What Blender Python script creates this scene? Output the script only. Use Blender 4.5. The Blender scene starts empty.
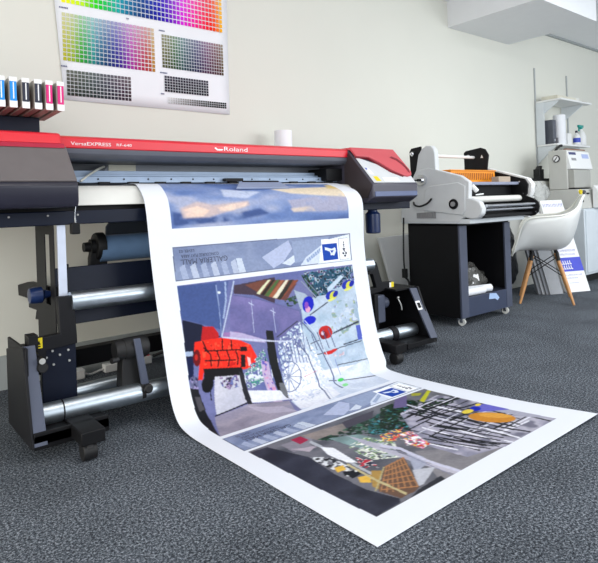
import bpy, bmesh, math, random
import numpy as np
from mathutils import Vector, Matrix
random.seed(7)
SC=bpy.context.scene; COL=SC.collection
PI=math.pi
# ---------------------------------------------------------------- materials
def lin(c): return tuple((x/255/12.92 if x/255<=.04045 else ((x/255+.055)/1.055)**2.4) for x in c)
MATS={}
def mat(name,c,rough=.5,metal=0.,var=.06,scale=12.,bump=0.,bscale=200.,**kw):
    if name in MATS: return MATS[name]
    m=bpy.data.materials.new(name); m.use_nodes=True
    nt=m.node_tree; b=nt.nodes['Principled BSDF']
    L=lin(c)
    tc=nt.nodes.new('ShaderNodeTexCoord'); nz=nt.nodes.new('ShaderNodeTexNoise'); nz.inputs['Scale'].default_value=scale; nz.inputs['Detail'].default_value=4
    nt.links.new(tc.outputs['Object'],nz.inputs['Vector'])
    r=nt.nodes.new('ShaderNodeValToRGB'); r.color_ramp.elements[0].position=.3; r.color_ramp.elements[1].position=.7
    r.color_ramp.elements[0].color=tuple(x*(1-var) for x in L)+(1,); r.color_ramp.elements[1].color=tuple(min(1,x*(1+var)) for x in L)+(1,)
    nt.links.new(nz.outputs['Fac'],r.inputs['Fac']); nt.links.new(r.outputs['Color'],b.inputs['Base Color'])
    b.inputs['Roughness'].default_value=rough; b.inputs['Metallic'].default_value=metal
    if bump:
        n2=nt.nodes.new('ShaderNodeTexNoise'); n2.inputs['Scale'].default_value=bscale
        nt.links.new(tc.outputs['Object'],n2.inputs['Vector'])
        bp=nt.nodes.new('ShaderNodeBump'); bp.inputs['Strength'].default_value=bump; bp.inputs['Distance'].default_value=.01
        nt.links.new(n2.outputs['Fac'],bp.inputs['Height']); nt.links.new(bp.outputs['Normal'],b.inputs['Normal'])
    for k,v in kw.items(): b.inputs[k].default_value=v
    MATS[name]=m; return m
def attr_mat(name,rough):
    m=bpy.data.materials.new(name); m.use_nodes=True; nt=m.node_tree; b=nt.nodes['Principled BSDF']
    a=nt.nodes.new('ShaderNodeVertexColor'); a.layer_name='ink'
    nt.links.new(a.outputs['Color'],b.inputs['Base Color']); b.inputs['Roughness'].default_value=rough
    b.inputs['Specular IOR Level'].default_value=.12
    return m
def carpet_mat():
    m=bpy.data.materials.new('carpet'); m.use_nodes=True; nt=m.node_tree; b=nt.nodes['Principled BSDF']; N=nt.nodes.new; K=nt.links.new
    tc=N('ShaderNodeTexCoord')
    n1=N('ShaderNodeTexNoise'); n1.inputs['Scale'].default_value=210; n1.inputs['Detail'].default_value=3; n1.inputs['Roughness'].default_value=.9
    K(tc.outputs['Object'],n1.inputs['Vector'])
    n3=N('ShaderNodeTexNoise'); n3.inputs['Scale'].default_value=120; n3.inputs['Detail'].default_value=2
    K(tc.outputs['Object'],n3.inputs['Vector'])
    mx=N('ShaderNodeMix'); mx.data_type='FLOAT'; mx.inputs[0].default_value=.35; K(n1.outputs['Fac'],mx.inputs[2]); K(n3.outputs['Fac'],mx.inputs[3])
    r=N('ShaderNodeValToRGB'); e=r.color_ramp.elements
    e[0].position=.385; e[0].color=lin((24,26,30))+(1,); e[1].position=.63; e[1].color=lin((168,174,182))+(1,)
    q=e.new(.50); q.color=lin((72,78,86))+(1,)
    K(mx.outputs[0],r.inputs['Fac'])
    n2=N('ShaderNodeTexNoise'); n2.inputs['Scale'].default_value=3.2; n2.inputs['Detail'].default_value=5
    K(tc.outputs['Object'],n2.inputs['Vector'])
    mr=N('ShaderNodeMapRange'); mr.inputs['From Min'].default_value=.3; mr.inputs['From Max'].default_value=.7; mr.inputs['To Min'].default_value=.82; mr.inputs['To Max'].default_value=1.12
    K(n2.outputs['Fac'],mr.inputs['Value'])
    # half metre tiles laid with alternating pile
    ck=N('ShaderNodeTexChecker'); ck.inputs['Scale'].default_value=2.0; ck.inputs['Color1'].default_value=(.95,.95,.95,1); ck.inputs['Color2'].default_value=(1.03,1.03,1.03,1)
    mp=N('ShaderNodeMapping'); mp.inputs['Location'].default_value=(.13,.21,.25); K(tc.outputs['Object'],mp.inputs['Vector']); K(mp.outputs['Vector'],ck.inputs['Vector'])
    m1=N('ShaderNodeMix'); m1.data_type='RGBA'; m1.blend_type='MULTIPLY'; m1.inputs[0].default_value=1
    K(r.outputs['Color'],m1.inputs[6]); K(mr.outputs['Result'],m1.inputs[7])
    m2=N('ShaderNodeMix'); m2.data_type='RGBA'; m2.blend_type='MULTIPLY'; m2.inputs[0].default_value=1
    K(m1.outputs[2],m2.inputs[6]); K(ck.outputs['Color'],m2.inputs[7])
    K(m2.outputs[2],b.inputs['Base Color']); b.inputs['Roughness'].default_value=.95; b.inputs['Specular IOR Level'].default_value=.1
    bp=N('ShaderNodeBump'); bp.inputs['Strength'].default_value=.35; bp.inputs['Distance'].default_value=.004
    K(n1.outputs['Fac'],bp.inputs['Height']); K(bp.outputs['Normal'],b.inputs['Normal'])
    return m
def film_mat(name,c,alpha,rough=.15):
    m=mat(name,c,rough,0,.1,30,.6,40); m.node_tree.nodes['Principled BSDF'].inputs['Alpha'].default_value=alpha; return m
WALL=mat('wall_paint',(222,222,212),.9,var=.015,scale=1.5,bump=.05,bscale=300)
CEIL=mat('ceiling_paint',(236,238,240),.9,var=.01)
SKIRT=mat('skirting_paint',(160,166,166),.6,var=.03)
SP={'Specular IOR Level':.25}
NAVY=mat('navy_metal',(15,22,40),.45,var=.08,**SP)
DARK=mat('charcoal_metal',(19,19,23),.55,var=.08,**SP)
BLACK=mat('black_metal',(14,14,17),.55,var=.1,**SP)
SLATE=mat('slate_metal',(74,80,98),.45,var=.05)
RUB=mat('black_rubber',(18,18,20),.6)
RED=mat('red_plastic',(216,20,42),.35,var=.04)
CRIM=mat('crimson_trim',(168,14,52),.4)
PINK=mat('faded_red_plastic',(206,84,92),.4,var=.04)
DRED=mat('dark_red_plastic',(130,18,36),.45)
GREY=mat('grey_plastic',(150,150,152),.45)
DGREY=mat('dark_grey_plastic',(84,82,90),.4)
LGREY=mat('light_grey_plastic',(212,215,217),.45,var=.03)
PALE=mat('pale_enamel',(216,222,226),.45,var=.03)
MGREY=mat('machine_enamel',(198,198,192),.5,var=.03)
OFFW=mat('off_white_enamel',(226,226,220),.4,var=.03)
WHITE=mat('white_plastic',(236,237,236),.4,var=.02)
STEEL=mat('brushed_steel',(196,206,214),.38,1.0,var=.06,scale=40)
CHROME=mat('chrome',(224,226,230),.15,1.0)
RAIL=mat('rail_aluminium',(170,188,210),.35,.6,var=.05)
FROST=mat('media_roll_film',(120,152,190),.35,var=.08)
BLUEP=mat('bottle_blue',(26,44,86),.3)
YEL=mat('sticker_yellow',(240,216,20),.5)
PAPER=mat('white_paper',(238,240,244),.7,var=.01)
LABW=mat('label_white',(240,240,240),.5,var=.01)
LABB=mat('label_blue',(60,80,190),.5)
LABK=mat('label_ink',(70,76,120),.6)
CYAN=mat('cyan_label',(10,140,222),.4)
INKB=mat('black_label',(30,32,54),.4)
MAG=mat('magenta_label',(214,10,120),.4)
CARTG=mat('cartridge_body',(152,146,138),.4)
ORANGE=mat('orange_plastic',(240,150,30),.4,var=.05)
ORD=mat('orange_slot',(150,80,10),.6)
WOOD=mat('beech_wood',(206,150,96),.45,var=.18,scale=30)
SHELL=mat('chair_shell',(232,234,232),.35,var=.01)
CARD=mat('grey_board',(146,148,152),.7)
BEIGE=mat('beige_card',(176,160,142),.8)
GREEN=mat('green_trigger',(0,150,140),.4)
BBAG=mat('black_bag_film',(24,25,28),.3,bump=1.0,bscale=22)
CBAG=film_mat('clear_bag_film',(214,216,214),.42)
GBAG=film_mat('foil_bag_film',(96,95,92),.8,.2)
SCREWM=mat('screw_zinc',(210,210,206),.35,.6)
CARPET=carpet_mat()
# ---------------------------------------------------------------- mesh builder
class B:
    def __init__(s): s.v=[]; s.f=[]; s.m=[]; s.cur=0
    def add(s,vs,fs):
        o=len(s.v); s.v+= [tuple(v) for v in vs]
        for f in fs: s.f.append([o+i for i in f]); s.m.append(s.cur)
        return s
    def box(s,x0,x1,y0,y1,z0,z1):
        return s.add([(x,y,z) for x in(x0,x1) for y in(y0,y1) for z in(z0,z1)],[(0,1,3,2),(4,6,7,5),(0,4,5,1),(2,3,7,6),(0,2,6,4),(1,5,7,3)])
    def prism(s,pts,axis,a,b):
        n=len(pts)
        def mk(p,t): return (t,p[0],p[1]) if axis=='x' else (p[0],t,p[1]) if axis=='y' else (p[0],p[1],t)
        vs=[mk(p,a) for p in pts]+[mk(p,b) for p in pts]
        return s.add(vs,[list(range(n)),list(range(2*n-1,n-1,-1))]+[(i,(i+1)%n,n+(i+1)%n,n+i) for i in range(n)])
    def slab(s,pts3,off):   # polygon in space thickened along off
        n=len(pts3); o=Vector(off)
        return s.add([Vector(p) for p in pts3]+[Vector(p)+o for p in pts3],[list(range(n)),list(range(2*n-1,n-1,-1))]+[(i,(i+1)%n,n+(i+1)%n,n+i) for i in range(n)])
    def cyl(s,p0,p1,r0,r1=None,n=24,r_in=None):
        r1=r0 if r1 is None else r1
        return s.rings([(p0,r0),(p1,r1)],n)
    def rings(s,st,n=20,cap=True):
        P=[Vector(p) for p,_ in st]; vs=[]
        d=(P[-1]-P[0]).normalized(); up=Vector((0,0,1)) if abs(d.z)<.9 else Vector((1,0,0))
        for i,(p,r) in enumerate(st):
            if len(P)>2:
                t=(P[min(i+1,len(P)-1)]-P[max(i-1,0)])
                if t.length>1e-6: d=t.normalized()
            a=(up-d*up.dot(d)); 
            if a.length<1e-4: a=d.orthogonal()
            a.normalize(); up=a; b=d.cross(a)
            for k in range(n):
                t=2*PI*k/n; vs.append(P[i]+a*(r*math.cos(t))+b*(r*math.sin(t)))
        fs=[]
        for i in range(len(st)-1):
            for k in range(n): fs.append((i*n+k,i*n+(k+1)%n,(i+1)*n+(k+1)%n,(i+1)*n+k))
        if cap: fs+= [list(range(n))[::-1],[(len(st)-1)*n+k for k in range(n)]]
        return s.add(vs,fs)
    def tube(s,pts,r,n=8): return s.rings([(p,r) for p in smooth(pts)],n)
    def lathe(s,base,prof,axis='z',n=24):
        ax={'x':Vector((1,0,0)),'y':Vector((0,1,0)),'z':Vector((0,0,1))}[axis]; a=ax.orthogonal().normalized(); b=ax.cross(a); o=Vector(base); vs=[]
        for r,h in prof:
            for k in range(n):
                t=2*PI*k/n; vs.append(o+ax*h+a*(r*math.cos(t))+b*(r*math.sin(t)))
        fs=[]
        for i in range(len(prof)-1):
            for k in range(n): fs.append((i*n+k,i*n+(k+1)%n,(i+1)*n+(k+1)%n,(i+1)*n+k))
        fs+=[list(range(n))[::-1],[(len(prof)-1)*n+k for k in range(n)]]
        return s.add(vs,fs)
    def ring(s,c,axis,ro,ri,h,n=28):   # flat annulus with thickness
        return s.lathe_open(c,[(ri,0),(ro,0),(ro,h),(ri,h),(ri,0)],axis,n)
    def lathe_open(s,base,prof,axis,n):
        ax={'x':Vector((1,0,0)),'y':Vector((0,1,0)),'z':Vector((0,0,1))}[axis]; a=ax.orthogonal().normalized(); b=ax.cross(a); o=Vector(base); vs=[]; m=len(prof)-1
        for r,h in prof[:-1]:
            for k in range(n):
                t=2*PI*k/n; vs.append(o+ax*h+a*(r*math.cos(t))+b*(r*math.sin(t)))
        fs=[]
        for i in range(m):
            j=(i+1)%m
            for k in range(n): fs.append((i*n+k,i*n+(k+1)%n,j*n+(k+1)%n,j*n+k))
        return s.add(vs,fs)
    def ball(s,c,r,n=16):
        r=(r,r,r) if not isinstance(r,tuple) else r; vs=[];fs=[];m=n//2
        for i in range(m+1):
            for k in range(n):
                a=PI*i/m;t=2*PI*k/n; vs.append((c[0]+r[0]*math.sin(a)*math.cos(t),c[1]+r[1]*math.sin(a)*math.sin(t),c[2]+r[2]*math.cos(a)))
        for i in range(m):
            for k in range(n): fs.append((i*n+k,i*n+(k+1)%n,(i+1)*n+(k+1)%n,(i+1)*n+k))
        return s.add(vs,fs)
    def move(s,d):
        s.v=[(v[0]+d[0],v[1]+d[1],v[2]+d[2]) for v in s.v]; return s
    def xform(s,M):
        s.v=[tuple(M@Vector(v)) for v in s.v]; return s
def smooth(pts,k=6):
    P=[Vector(p) for p in pts]
    if len(P)<3: return P
    out=[]
    for i in range(len(P)-1):
        a=P[max(i-1,0)];b=P[i];c=P[i+1];d=P[min(i+2,len(P)-1)]
        for j in range(k):
            t=j/k; out.append(.5*((2*b)+(c-a)*t+(2*a-5*b+4*c-d)*t*t+(3*b-a-3*c+d)*t**3))
    out.append(P[-1]); return out
ORG={}
def thing(name,label,cat,loc=(0,0,0),group=None):
    o=bpy.data.objects.new(name,None); COL.objects.link(o); o.location=loc; o.empty_display_size=.1
    ORG[o.name]=Vector(loc); o['label']=label; o['category']=cat
    if group: o['group']=group
    return o
def part(name,b,m,parent=None,bevel=0,label=None,seg=2,sharp=.6,smoothf=True,recalc=True):
    org=ORG[parent.name] if parent is not None else getattr(b,'org',Vector((0,0,0)))
    me=bpy.data.meshes.new(name)
    me.from_pydata([tuple(Vector(v)-org) for v in b.v],[],b.f)
    bm=bmesh.new(); bm.from_mesh(me)
    bmesh.ops.remove_doubles(bm,verts=bm.verts,dist=1e-5)
    if recalc: bmesh.ops.recalc_face_normals(bm,faces=bm.faces)
    bm.to_mesh(me); bm.free()
    ms=m if isinstance(m,(list,tuple)) else [m]
    for q in ms: me.materials.append(q)
    if len(ms)>1 and len(me.polygons)==len(b.m): me.polygons.foreach_set('material_index',b.m)
    if smoothf:
        me.polygons.foreach_set('use_smooth',[True]*len(me.polygons)); me.set_sharp_from_angle(angle=sharp)
    o=bpy.data.objects.new(name,me); COL.objects.link(o)
    ORG[o.name]=org
    if parent is not None: o.parent=parent
    else: o.location=org
    if bevel:
        mo=o.modifiers.new('bevel','BEVEL'); mo.width=bevel; mo.segments=seg; mo.limit_method='ANGLE'; mo.angle_limit=.6
    if label: o['label']=label
    return o
def single(name,b,m,label,cat,loc,group=None,bevel=0,**k):
    b.org=Vector(loc); o=part(name,b,m,None,bevel,**k); o['label']=label; o['category']=cat
    if group: o['group']=group
    return o
def struct(name,b,m):
    o=part(name,b,m); o['kind']='structure'; return o
def text_mesh(txt,size):
    cu=bpy.data.curves.new('t','FONT'); cu.body=txt; cu.size=size; cu.resolution_u=3
    ob=bpy.data.objects.new('t',cu); COL.objects.link(ob)
    dg=bpy.context.evaluated_depsgraph_get(); me=ob.evaluated_get(dg).to_mesh()
    vs=[v.co.copy() for v in me.vertices]; fs=[list(p.vertices) for p in me.polygons]
    ob.evaluated_get(dg).to_mesh_clear(); bpy.data.objects.remove(ob); bpy.data.curves.remove(cu)
    return vs,fs
def text_on(txt,size,o,ux,uy,b=None,width=None):
    vs,fs=text_mesh(txt,size); b=b or B(); ux,uy=Vector(ux),Vector(uy)
    w=max(v.x for v in vs)-min(v.x for v in vs); k=width/w if width else 1
    return b.add([Vector(o)+ux*(v.x*k)+uy*v.y for v in vs],fs)
# ---------------------------------------------------------------- room
struct('floor',B().box(-1.6,8.6,-2.6,3.15,-.08,0),CARPET)
struct('wall_back',B().box(-1.6,8.6,3.15,3.27,-.08,2.9),WALL)
struct('ceiling',B().box(-1.6,8.6,-2.6,3.15,2.72,2.84),CEIL)
struct('baseboard_back',B().box(-1.6,8.6,3.128,3.15,0,.163).box(-1.6,8.6,3.132,3.15,.150,.168),SKIRT)
struct('trim_1',B().box(4.41,5.455,2.262,3.15,2.475,2.72),CEIL)          # boxed bulkhead under the ceiling
struct('trim_2',B().box(5.6,8.6,3.12,3.15,2.70,2.72),SKIRT)
SHEET_L=[(1.01,2.62,.996),(1.01,2.49,.999),(1.01,2.42,.997),(1.01,2.385,.985),(1.01,2.345,.955),(1.01,2.317,.921),(1.01,2.300,.87),(1.01,2.291,.82),(1.01,2.267,.663),(1.01,2.231,.495),(1.01,2.186,.333),(1.008,2.142,.176),(1.004,2.10,.085),(1.0,2.04,.03),(1.0,1.96,.010),(1.003,1.85,.005),(1.01,1.58,.004),(1.015,1.3,.004),(1.025,.998,.004)]
SHEET_R=[(2.25,2.557,0.996),(2.25,2.49,0.999),(2.25,2.4,0.99),(2.26,2.279,0.949),(2.26,2.233,0.907),(2.26,2.22,0.856),(2.26,2.22,0.766),(2.26,2.222,0.665),(2.255,2.207,0.542),(2.245,2.177,0.412),(2.23,2.142,0.285),(2.21,2.096,0.17),(2.19,2.048,0.091),(2.175,2.009,0.043),(2.163,1.995,0.014),(2.158,1.923,0.006),(2.162,1.77,0.005),(2.19,1.5,0.005),(2.23,1.25,0.006),(2.285,0.994,0.012)]
def curve(P,n):
    d=[0]
    for a,b in zip(P,P[1:]): d.append(d[-1]+sum((p-q)**2 for p,q in zip(a,b))**.5)
    m=len(P);T=[]
    for i in range(m):
        a,b=max(i-1,0),min(i+1,m-1)
        T.append([(P[b][k]-P[a][k])/(d[b]-d[a]) for k in range(3)])
    out=[]
    j=0
    for i in range(n):
        s=d[-1]*i/(n-1)
        while j<m-2 and s>d[j+1]: j+=1
        h=d[j+1]-d[j];t=(s-d[j])/h
        h00=2*t**3-3*t*t+1;h10=t**3-2*t*t+t;h01=-2*t**3+3*t*t;h11=t**3-t*t
        out.append([h00*P[j][k]+h10*h*T[j][k]+h01*P[j+1][k]+h11*h*T[j+1][k] for k in range(3)])
    return out
ART=[
('c',[(104,124,170),(120,142,188),(150,165,200),(176,182,205)],(5,26),[(.0880,.0750),(.9140,.0750),(.9140,.2010),(.0875,.2010)]),
('b',(84,104,152),0.7,8,[(.0931,.1678),(.2404,.1825),(.4613,.1686),(.5052,.1804),(.3081,.1931),(.0937,.1957)]),
('b',(206,190,190),0.9,7,[(.1264,.1619),(.1962,.1494),(.2608,.1577),(.4152,.1508),(.4153,.1606),(.3123,.1726),(.2407,.1812),(.1345,.1819)]),
('b',(236,212,198),0.8,4,[(.1386,.1642),(.1927,.1585),(.2438,.1677),(.2140,.1792),(.1477,.1803)]),
('b',(236,214,200),0.9,4,[(.2798,.1629),(.3387,.1570),(.4091,.1538),(.3947,.1638),(.3270,.1708),(.2847,.1699)]),
('b',(176,176,196),0.9,7,[(.5957,.1522),(.7555,.1458),(.9263,.1432),(.9059,.1813),(.7571,.1821),(.6199,.1754)]),
('b',(216,202,192),0.7,5,[(.6043,.1714),(.7073,.1681),(.7397,.1794),(.6190,.1799)]),
('b',(226,214,194),0.9,7,[(.5483,.1167),(.9634,.1001),(.9209,.1483),(.7770,.1421),(.6282,.1337)]),
('b',(224,204,150),1.0,4,[(.8746,.0886),(1.0007,.0793),(.9672,.1153),(.8509,.1147)]),
('b',(196,204,224),0.8,7,[(.3186,.1155),(.4894,.1261),(.4111,.1450),(.3124,.1393)]),
('p',(120,128,150),[(.0817,.2357),(.9173,.2367),(.9173,.3013),(.0796,.3003)]),
('c',[(134,146,176),(152,163,190),(140,152,182)],(6,30),[(.0850,.2375),(.9140,.2385),(.9140,.2995),(.0830,.2985)]),
('p',(172,182,206),[(.1004,.2753),(.1213,.2693),(.1329,.2986),(.1079,.2985)]),
('p',(190,198,216),[(.1419,.2754),(.1628,.2693),(.1744,.2986),(.1495,.2986)]),
('p',(172,182,206),[(.1834,.2754),(.2043,.2694),(.2160,.2987),(.1910,.2986)]),
('p',(190,198,216),[(.2249,.2755),(.2458,.2694),(.2575,.2987),(.2326,.2987)]),
('p',(172,182,206),[(.2664,.2755),(.2873,.2695),(.2991,.2988),(.2741,.2987)]),
('p',(190,198,216),[(.3079,.2756),(.3288,.2695),(.3406,.2988),(.3157,.2988)]),
('p',(205,213,226),[(.3330,.2683),(.3579,.2695),(.3697,.2988),(.3406,.2988)]),
('p',(188,196,220),[(.4491,.2721),(.5824,.2411),(.5987,.2601),(.5485,.2869),(.4985,.2978)]),
('p',(215,222,234),[(.5402,.2899),(.6152,.2717),(.6317,.2821),(.5816,.2961)]),
('p',(160,172,198),[(.5989,.2442),(.7979,.2414),(.7647,.2566),(.6648,.2870),(.6066,.2930)]),
('p',(214,222,236),[(.6315,.2992),(.6649,.2821),(.7481,.2596),(.8062,.2475),(.9140,.2385),(.9140,.2995)]),
('p',(160,176,205),[(.6648,.2870),(.6748,.2846),(.6797,.2919),(.6697,.2943)]),
('p',(160,176,205),[(.6765,.2837),(.6865,.2812),(.6914,.2886),(.6814,.2910)]),
('p',(160,176,205),[(.6881,.2803),(.6981,.2779),(.7030,.2852),(.6931,.2876)]),
('p',(160,176,205),[(.6998,.2770),(.7098,.2745),(.7147,.2819),(.7047,.2843)]),
('p',(160,176,205),[(.7114,.2736),(.7214,.2712),(.7263,.2785),(.7164,.2810)]),
('p',(160,176,205),[(.7231,.2703),(.7331,.2679),(.7380,.2752),(.7280,.2776)]),
('p',(160,176,205),[(.7347,.2670),(.7447,.2645),(.7496,.2719),(.7397,.2743)]),
('p',(160,176,205),[(.7464,.2636),(.7563,.2612),(.7613,.2685),(.7513,.2709)]),
('p',(160,176,205),[(.7580,.2603),(.7680,.2578),(.7729,.2652),(.7629,.2676)]),
('p',(232,237,244),[(.7481,.2596),(.8062,.2457),(.9140,.2385),(.9140,.2995),(.7312,.2993)]),
('p',(250,251,253),[(.7523,.2462),(.8435,.2463),(.8434,.2970),(.7520,.2969)]),
('p',(34,86,178),[(.7564,.2566),(.8393,.2567),(.8392,.2951),(.7561,.2950)]),
('p',(225,232,245),[(.7688,.2639),(.8061,.2689),(.8269,.2665),(.8310,.2750),(.8185,.2847),(.7994,.2835),(.7961,.2750),(.7687,.2700)]),
('p',(34,86,178),[(.7978,.2725),(.8185,.2725),(.8061,.2798)]),
('p',(250,251,253),[(.8477,.2463),(.9016,.2464),(.9015,.2970),(.8475,.2970)]),
('p',(150,158,176),[(.8477,.2463),(.9016,.2464),(.9016,.2476),(.8501,.2476),(.8500,.2958),(.9015,.2958),(.9015,.2970),(.8475,.2970)]),
('p',(48,56,84),[(.8750,.2555),(.8775,.2543),(.8800,.2561),(.8790,.2598),(.8760,.2598)]),
('p',(48,56,84),[(.8709,.2616),(.8767,.2604),(.8825,.2623),(.8801,.2647),(.8732,.2647)]),
('p',(48,56,84),[(.8742,.2665),(.8775,.2653),(.8808,.2671),(.8795,.2690),(.8755,.2690)]),
('p',(48,56,84),[(.8675,.2708),(.8758,.2696),(.8841,.2714),(.8808,.2744),(.8708,.2744)]),
('p',(48,56,84),[(.8725,.2763),(.8783,.2751),(.8841,.2769),(.8818,.2787),(.8748,.2787)]),
('p',(48,56,84),[(.8642,.2805),(.8708,.2793),(.8775,.2812),(.8748,.2848),(.8668,.2848)]),
('p',(48,56,84),[(.8808,.2799),(.8866,.2787),(.8924,.2806),(.8901,.2854),(.8831,.2854)]),
('p',(48,56,84),[(.8725,.2873),(.8799,.2860),(.8874,.2879),(.8844,.2903),(.8755,.2903)]),
('c',[(112,120,168),(122,128,172),(128,130,170)],(5,14),[(.0825,.3090),(.9150,.3105),(.9130,.3950),(.8960,.6235),(.0700,.6265),(.0810,.3600)]),
('p',(84,102,152),[(.0828,.3099),(.2364,.3121),(.2349,.4049),(.1679,.3896),(.0824,.3715)]),
('p',(96,112,160),[(.2364,.3121),(.2893,.3120),(.2306,.4077)]),
('c',[(118,122,172),(132,132,176),(150,142,190)],(8,18),[(.3030,.3380),(.4805,.3711),(.4566,.4412),(.2275,.4176)]),
('p',(165,132,180),[(.2369,.4099),(.3438,.4144),(.4575,.4386),(.4552,.4451),(.2302,.4204)]),
('p',(190,180,210),[(.2643,.4099),(.4130,.4330),(.4088,.4451),(.2600,.4239)]),
('p',(86,72,88),[(.3093,.3223),(.4990,.3165),(.4805,.3711),(.3889,.3473),(.3028,.3387)]),
('p',(128,84,72),[(.3578,.3246),(.4394,.3193),(.6140,.3298),(.5072,.3659),(.4294,.3500)]),
('p',(222,222,190),[(.4625,.3207),(.4769,.3205),(.4161,.3481),(.4033,.3451)]),
('p',(58,50,44),[(.4836,.3219),(.4981,.3217),(.4359,.3515),(.4206,.3484)]),
('p',(92,120,74),[(.5049,.3232),(.5196,.3230),(.4558,.3550),(.4381,.3516)]),
('p',(170,110,84),[(.5264,.3245),(.5413,.3243),(.4760,.3585),(.4558,.3550)]),
('p',(226,220,200),[(.5483,.3258),(.5633,.3256),(.4965,.3620),(.4737,.3583)]),
('p',(66,60,56),[(.5703,.3271),(.5855,.3270),(.5171,.3656),(.4917,.3617)]),
('p',(150,90,70),[(.5926,.3285),(.6080,.3283),(.5381,.3692),(.5100,.3651)]),
('p',(120,80,78),[(.5135,.3653),(.5781,.3412),(.6030,.3357),(.5332,.3689)]),
('p',(116,116,160),[(.2879,.3378),(.4154,.3568),(.5913,.3934),(.6028,.4157),(.4544,.4494),(.3263,.4202),(.2651,.4075)]),
('c',[(110,112,158),(126,122,168),(140,132,180)],(8,18),[(.2872,.3402),(.4145,.3593),(.5904,.3961),(.5966,.4152),(.4553,.4470),(.3263,.4202),(.2651,.4075)]),
('s',[(60,90,60),(90,110,120),(40,60,50)],0.5,0.012,[(.5252,.3672),(.5838,.3606),(.6057,.3892),(.5387,.3815)]),
('p',(176,188,202),[(.5815,.3496),(.6351,.3613),(.6679,.3801),(.6101,.3949),(.5985,.3913)]),
('c',[(176,194,210),(196,208,222),(168,186,204)],(9,22),[(.6038,.3944),(.6708,.3721),(.7702,.3620),(.9165,.3479),(.9089,.4003),(.9211,.4593),(.9152,.5844),(.7634,.6014),(.5681,.5657),(.5731,.4606),(.6010,.4209)]),
('s',[(150,172,170),(186,196,150),(160,170,200),(206,214,226)],0.35,0.016,[(.7601,.3895),(.9057,.3884),(.9120,.4470),(.7703,.4684),(.7192,.4253)]),
('s',[(210,222,232),(190,204,220),(170,186,204),(232,238,244)],0.4,0.007,[(.4677,.4456),(.5894,.4173),(.5977,.4630),(.6143,.5071),(.6460,.5900),(.4515,.5683),(.4615,.4905)]),
('c',[(226,228,238),(236,238,244),(214,216,230)],(9,18),[(.5262,.4820),(.6202,.4970),(.6518,.5281),(.8818,.5380),(.8851,.5926),(.7527,.6067),(.5408,.5827),(.4458,.5722),(.4583,.5263)]),
('p',(52,92,116),[(.6500,.3172),(.9127,.3141),(.9178,.3283),(.8013,.3526),(.7383,.3713),(.6839,.3712),(.6348,.3237)]),
('s',[(30,70,90),(80,150,170),(120,90,130),(180,200,210),(40,50,60)],0.7,0.01,[(.6420,.3149),(.9127,.3141),(.9154,.3479),(.8078,.3607),(.7014,.3725)]),
('s',[(34,66,48),(70,110,90),(24,30,34)],0.6,0.01,[(.6275,.3196),(.6574,.3213),(.7027,.3688),(.6826,.3748)]),
('p',(150,160,176),[(.6212,.3329),(.6898,.3743),(.6941,.3730),(.6254,.3316)]),
('p',(120,130,150),[(.6400,.3285),(.7049,.3697),(.7094,.3685),(.6443,.3272)]),
('p',(196,210,224),[(.7528,.3572),(.8379,.3316),(.8555,.3366),(.7577,.3688)]),
('c',[(206,214,228),(222,228,238),(196,206,224)],(9,18),[(.6400,.5507),(.8959,.5295),(.9079,.5806),(.8955,.6228),(.8472,.6245),(.6438,.6420),(.4654,.6377),(.4163,.6256),(.4394,.5791),(.5337,.5710)]),
('c',[(228,230,238),(240,242,246),(214,218,230)],(9,18),[(.5080,.5021),(.5782,.4906),(.6536,.5227),(.6683,.5539),(.6380,.6098),(.4780,.6306),(.4221,.6169),(.4452,.5810)]),
('s',[(196,204,222),(214,218,230),(246,248,250)],0.35,0.007,[(.4845,.4547),(.5914,.4379),(.6452,.4897),(.6683,.5539),(.5058,.6042),(.4394,.5791),(.4567,.5269)]),
('p',(70,74,92),[(.6436,.4094),(.7477,.3886),(.7449,.3864),(.6410,.4072)]),
('p',(70,74,92),[(.7530,.4570),(.9042,.4437),(.9025,.4413),(.7514,.4546)]),
('p',(70,74,92),[(.4666,.4404),(.5780,.4165),(.5753,.4145),(.4641,.4384)]),
('p',(70,74,92),[(.7942,.4869),(.8983,.4837),(.8977,.4812),(.7935,.4845)]),
('p',(84,88,104),[(.7458,.4585),(.9058,.4456),(.9045,.4436),(.7446,.4566)]),
('p',(84,88,104),[(.6225,.4688),(.6723,.4657),(.6714,.4638),(.6215,.4669)]),
('p',(84,88,104),[(.6434,.4944),(.8996,.4883),(.8992,.4863),(.6430,.4925)]),
('p',(84,88,104),[(.7303,.5265),(.9035,.5314),(.9043,.5294),(.7310,.5245)]),
('p',(84,88,104),[(.6634,.5543),(.9040,.5826),(.9116,.5787),(.6636,.5525)]),
('p',(96,110,190),[(.8823,.4511),(.9129,.4516),(.9127,.4834),(.8796,.4837)]),
('p',(28,44,190),[(.6708,.3886),(.6640,.3948),(.6538,.3993),(.6419,.4017),(.6300,.4014),(.6200,.3986),(.6133,.3938),(.6110,.3876),(.6133,.3809),(.6200,.3748),(.6300,.3702),(.6419,.3677),(.6539,.3679),(.6640,.3706),(.6708,.3755),(.6732,.3819),(.6708,.3886)]),
('p',(226,170,200),[(.6497,.3962),(.6478,.3987),(.6441,.4007),(.6393,.4018),(.6340,.4019),(.6291,.4010),(.6254,.3992),(.6233,.3968),(.6232,.3942),(.6251,.3917),(.6287,.3897),(.6335,.3886),(.6388,.3885),(.6437,.3893),(.6475,.3911),(.6496,.3935),(.6497,.3962)]),
('p',(150,90,190),[(.6429,.3866),(.6411,.3894),(.6380,.3916),(.6342,.3930),(.6301,.3933),(.6264,.3924),(.6237,.3906),(.6223,.3880),(.6225,.3851),(.6243,.3824),(.6274,.3801),(.6312,.3788),(.6353,.3785),(.6390,.3793),(.6417,.3812),(.6431,.3837),(.6429,.3866)]),
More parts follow.
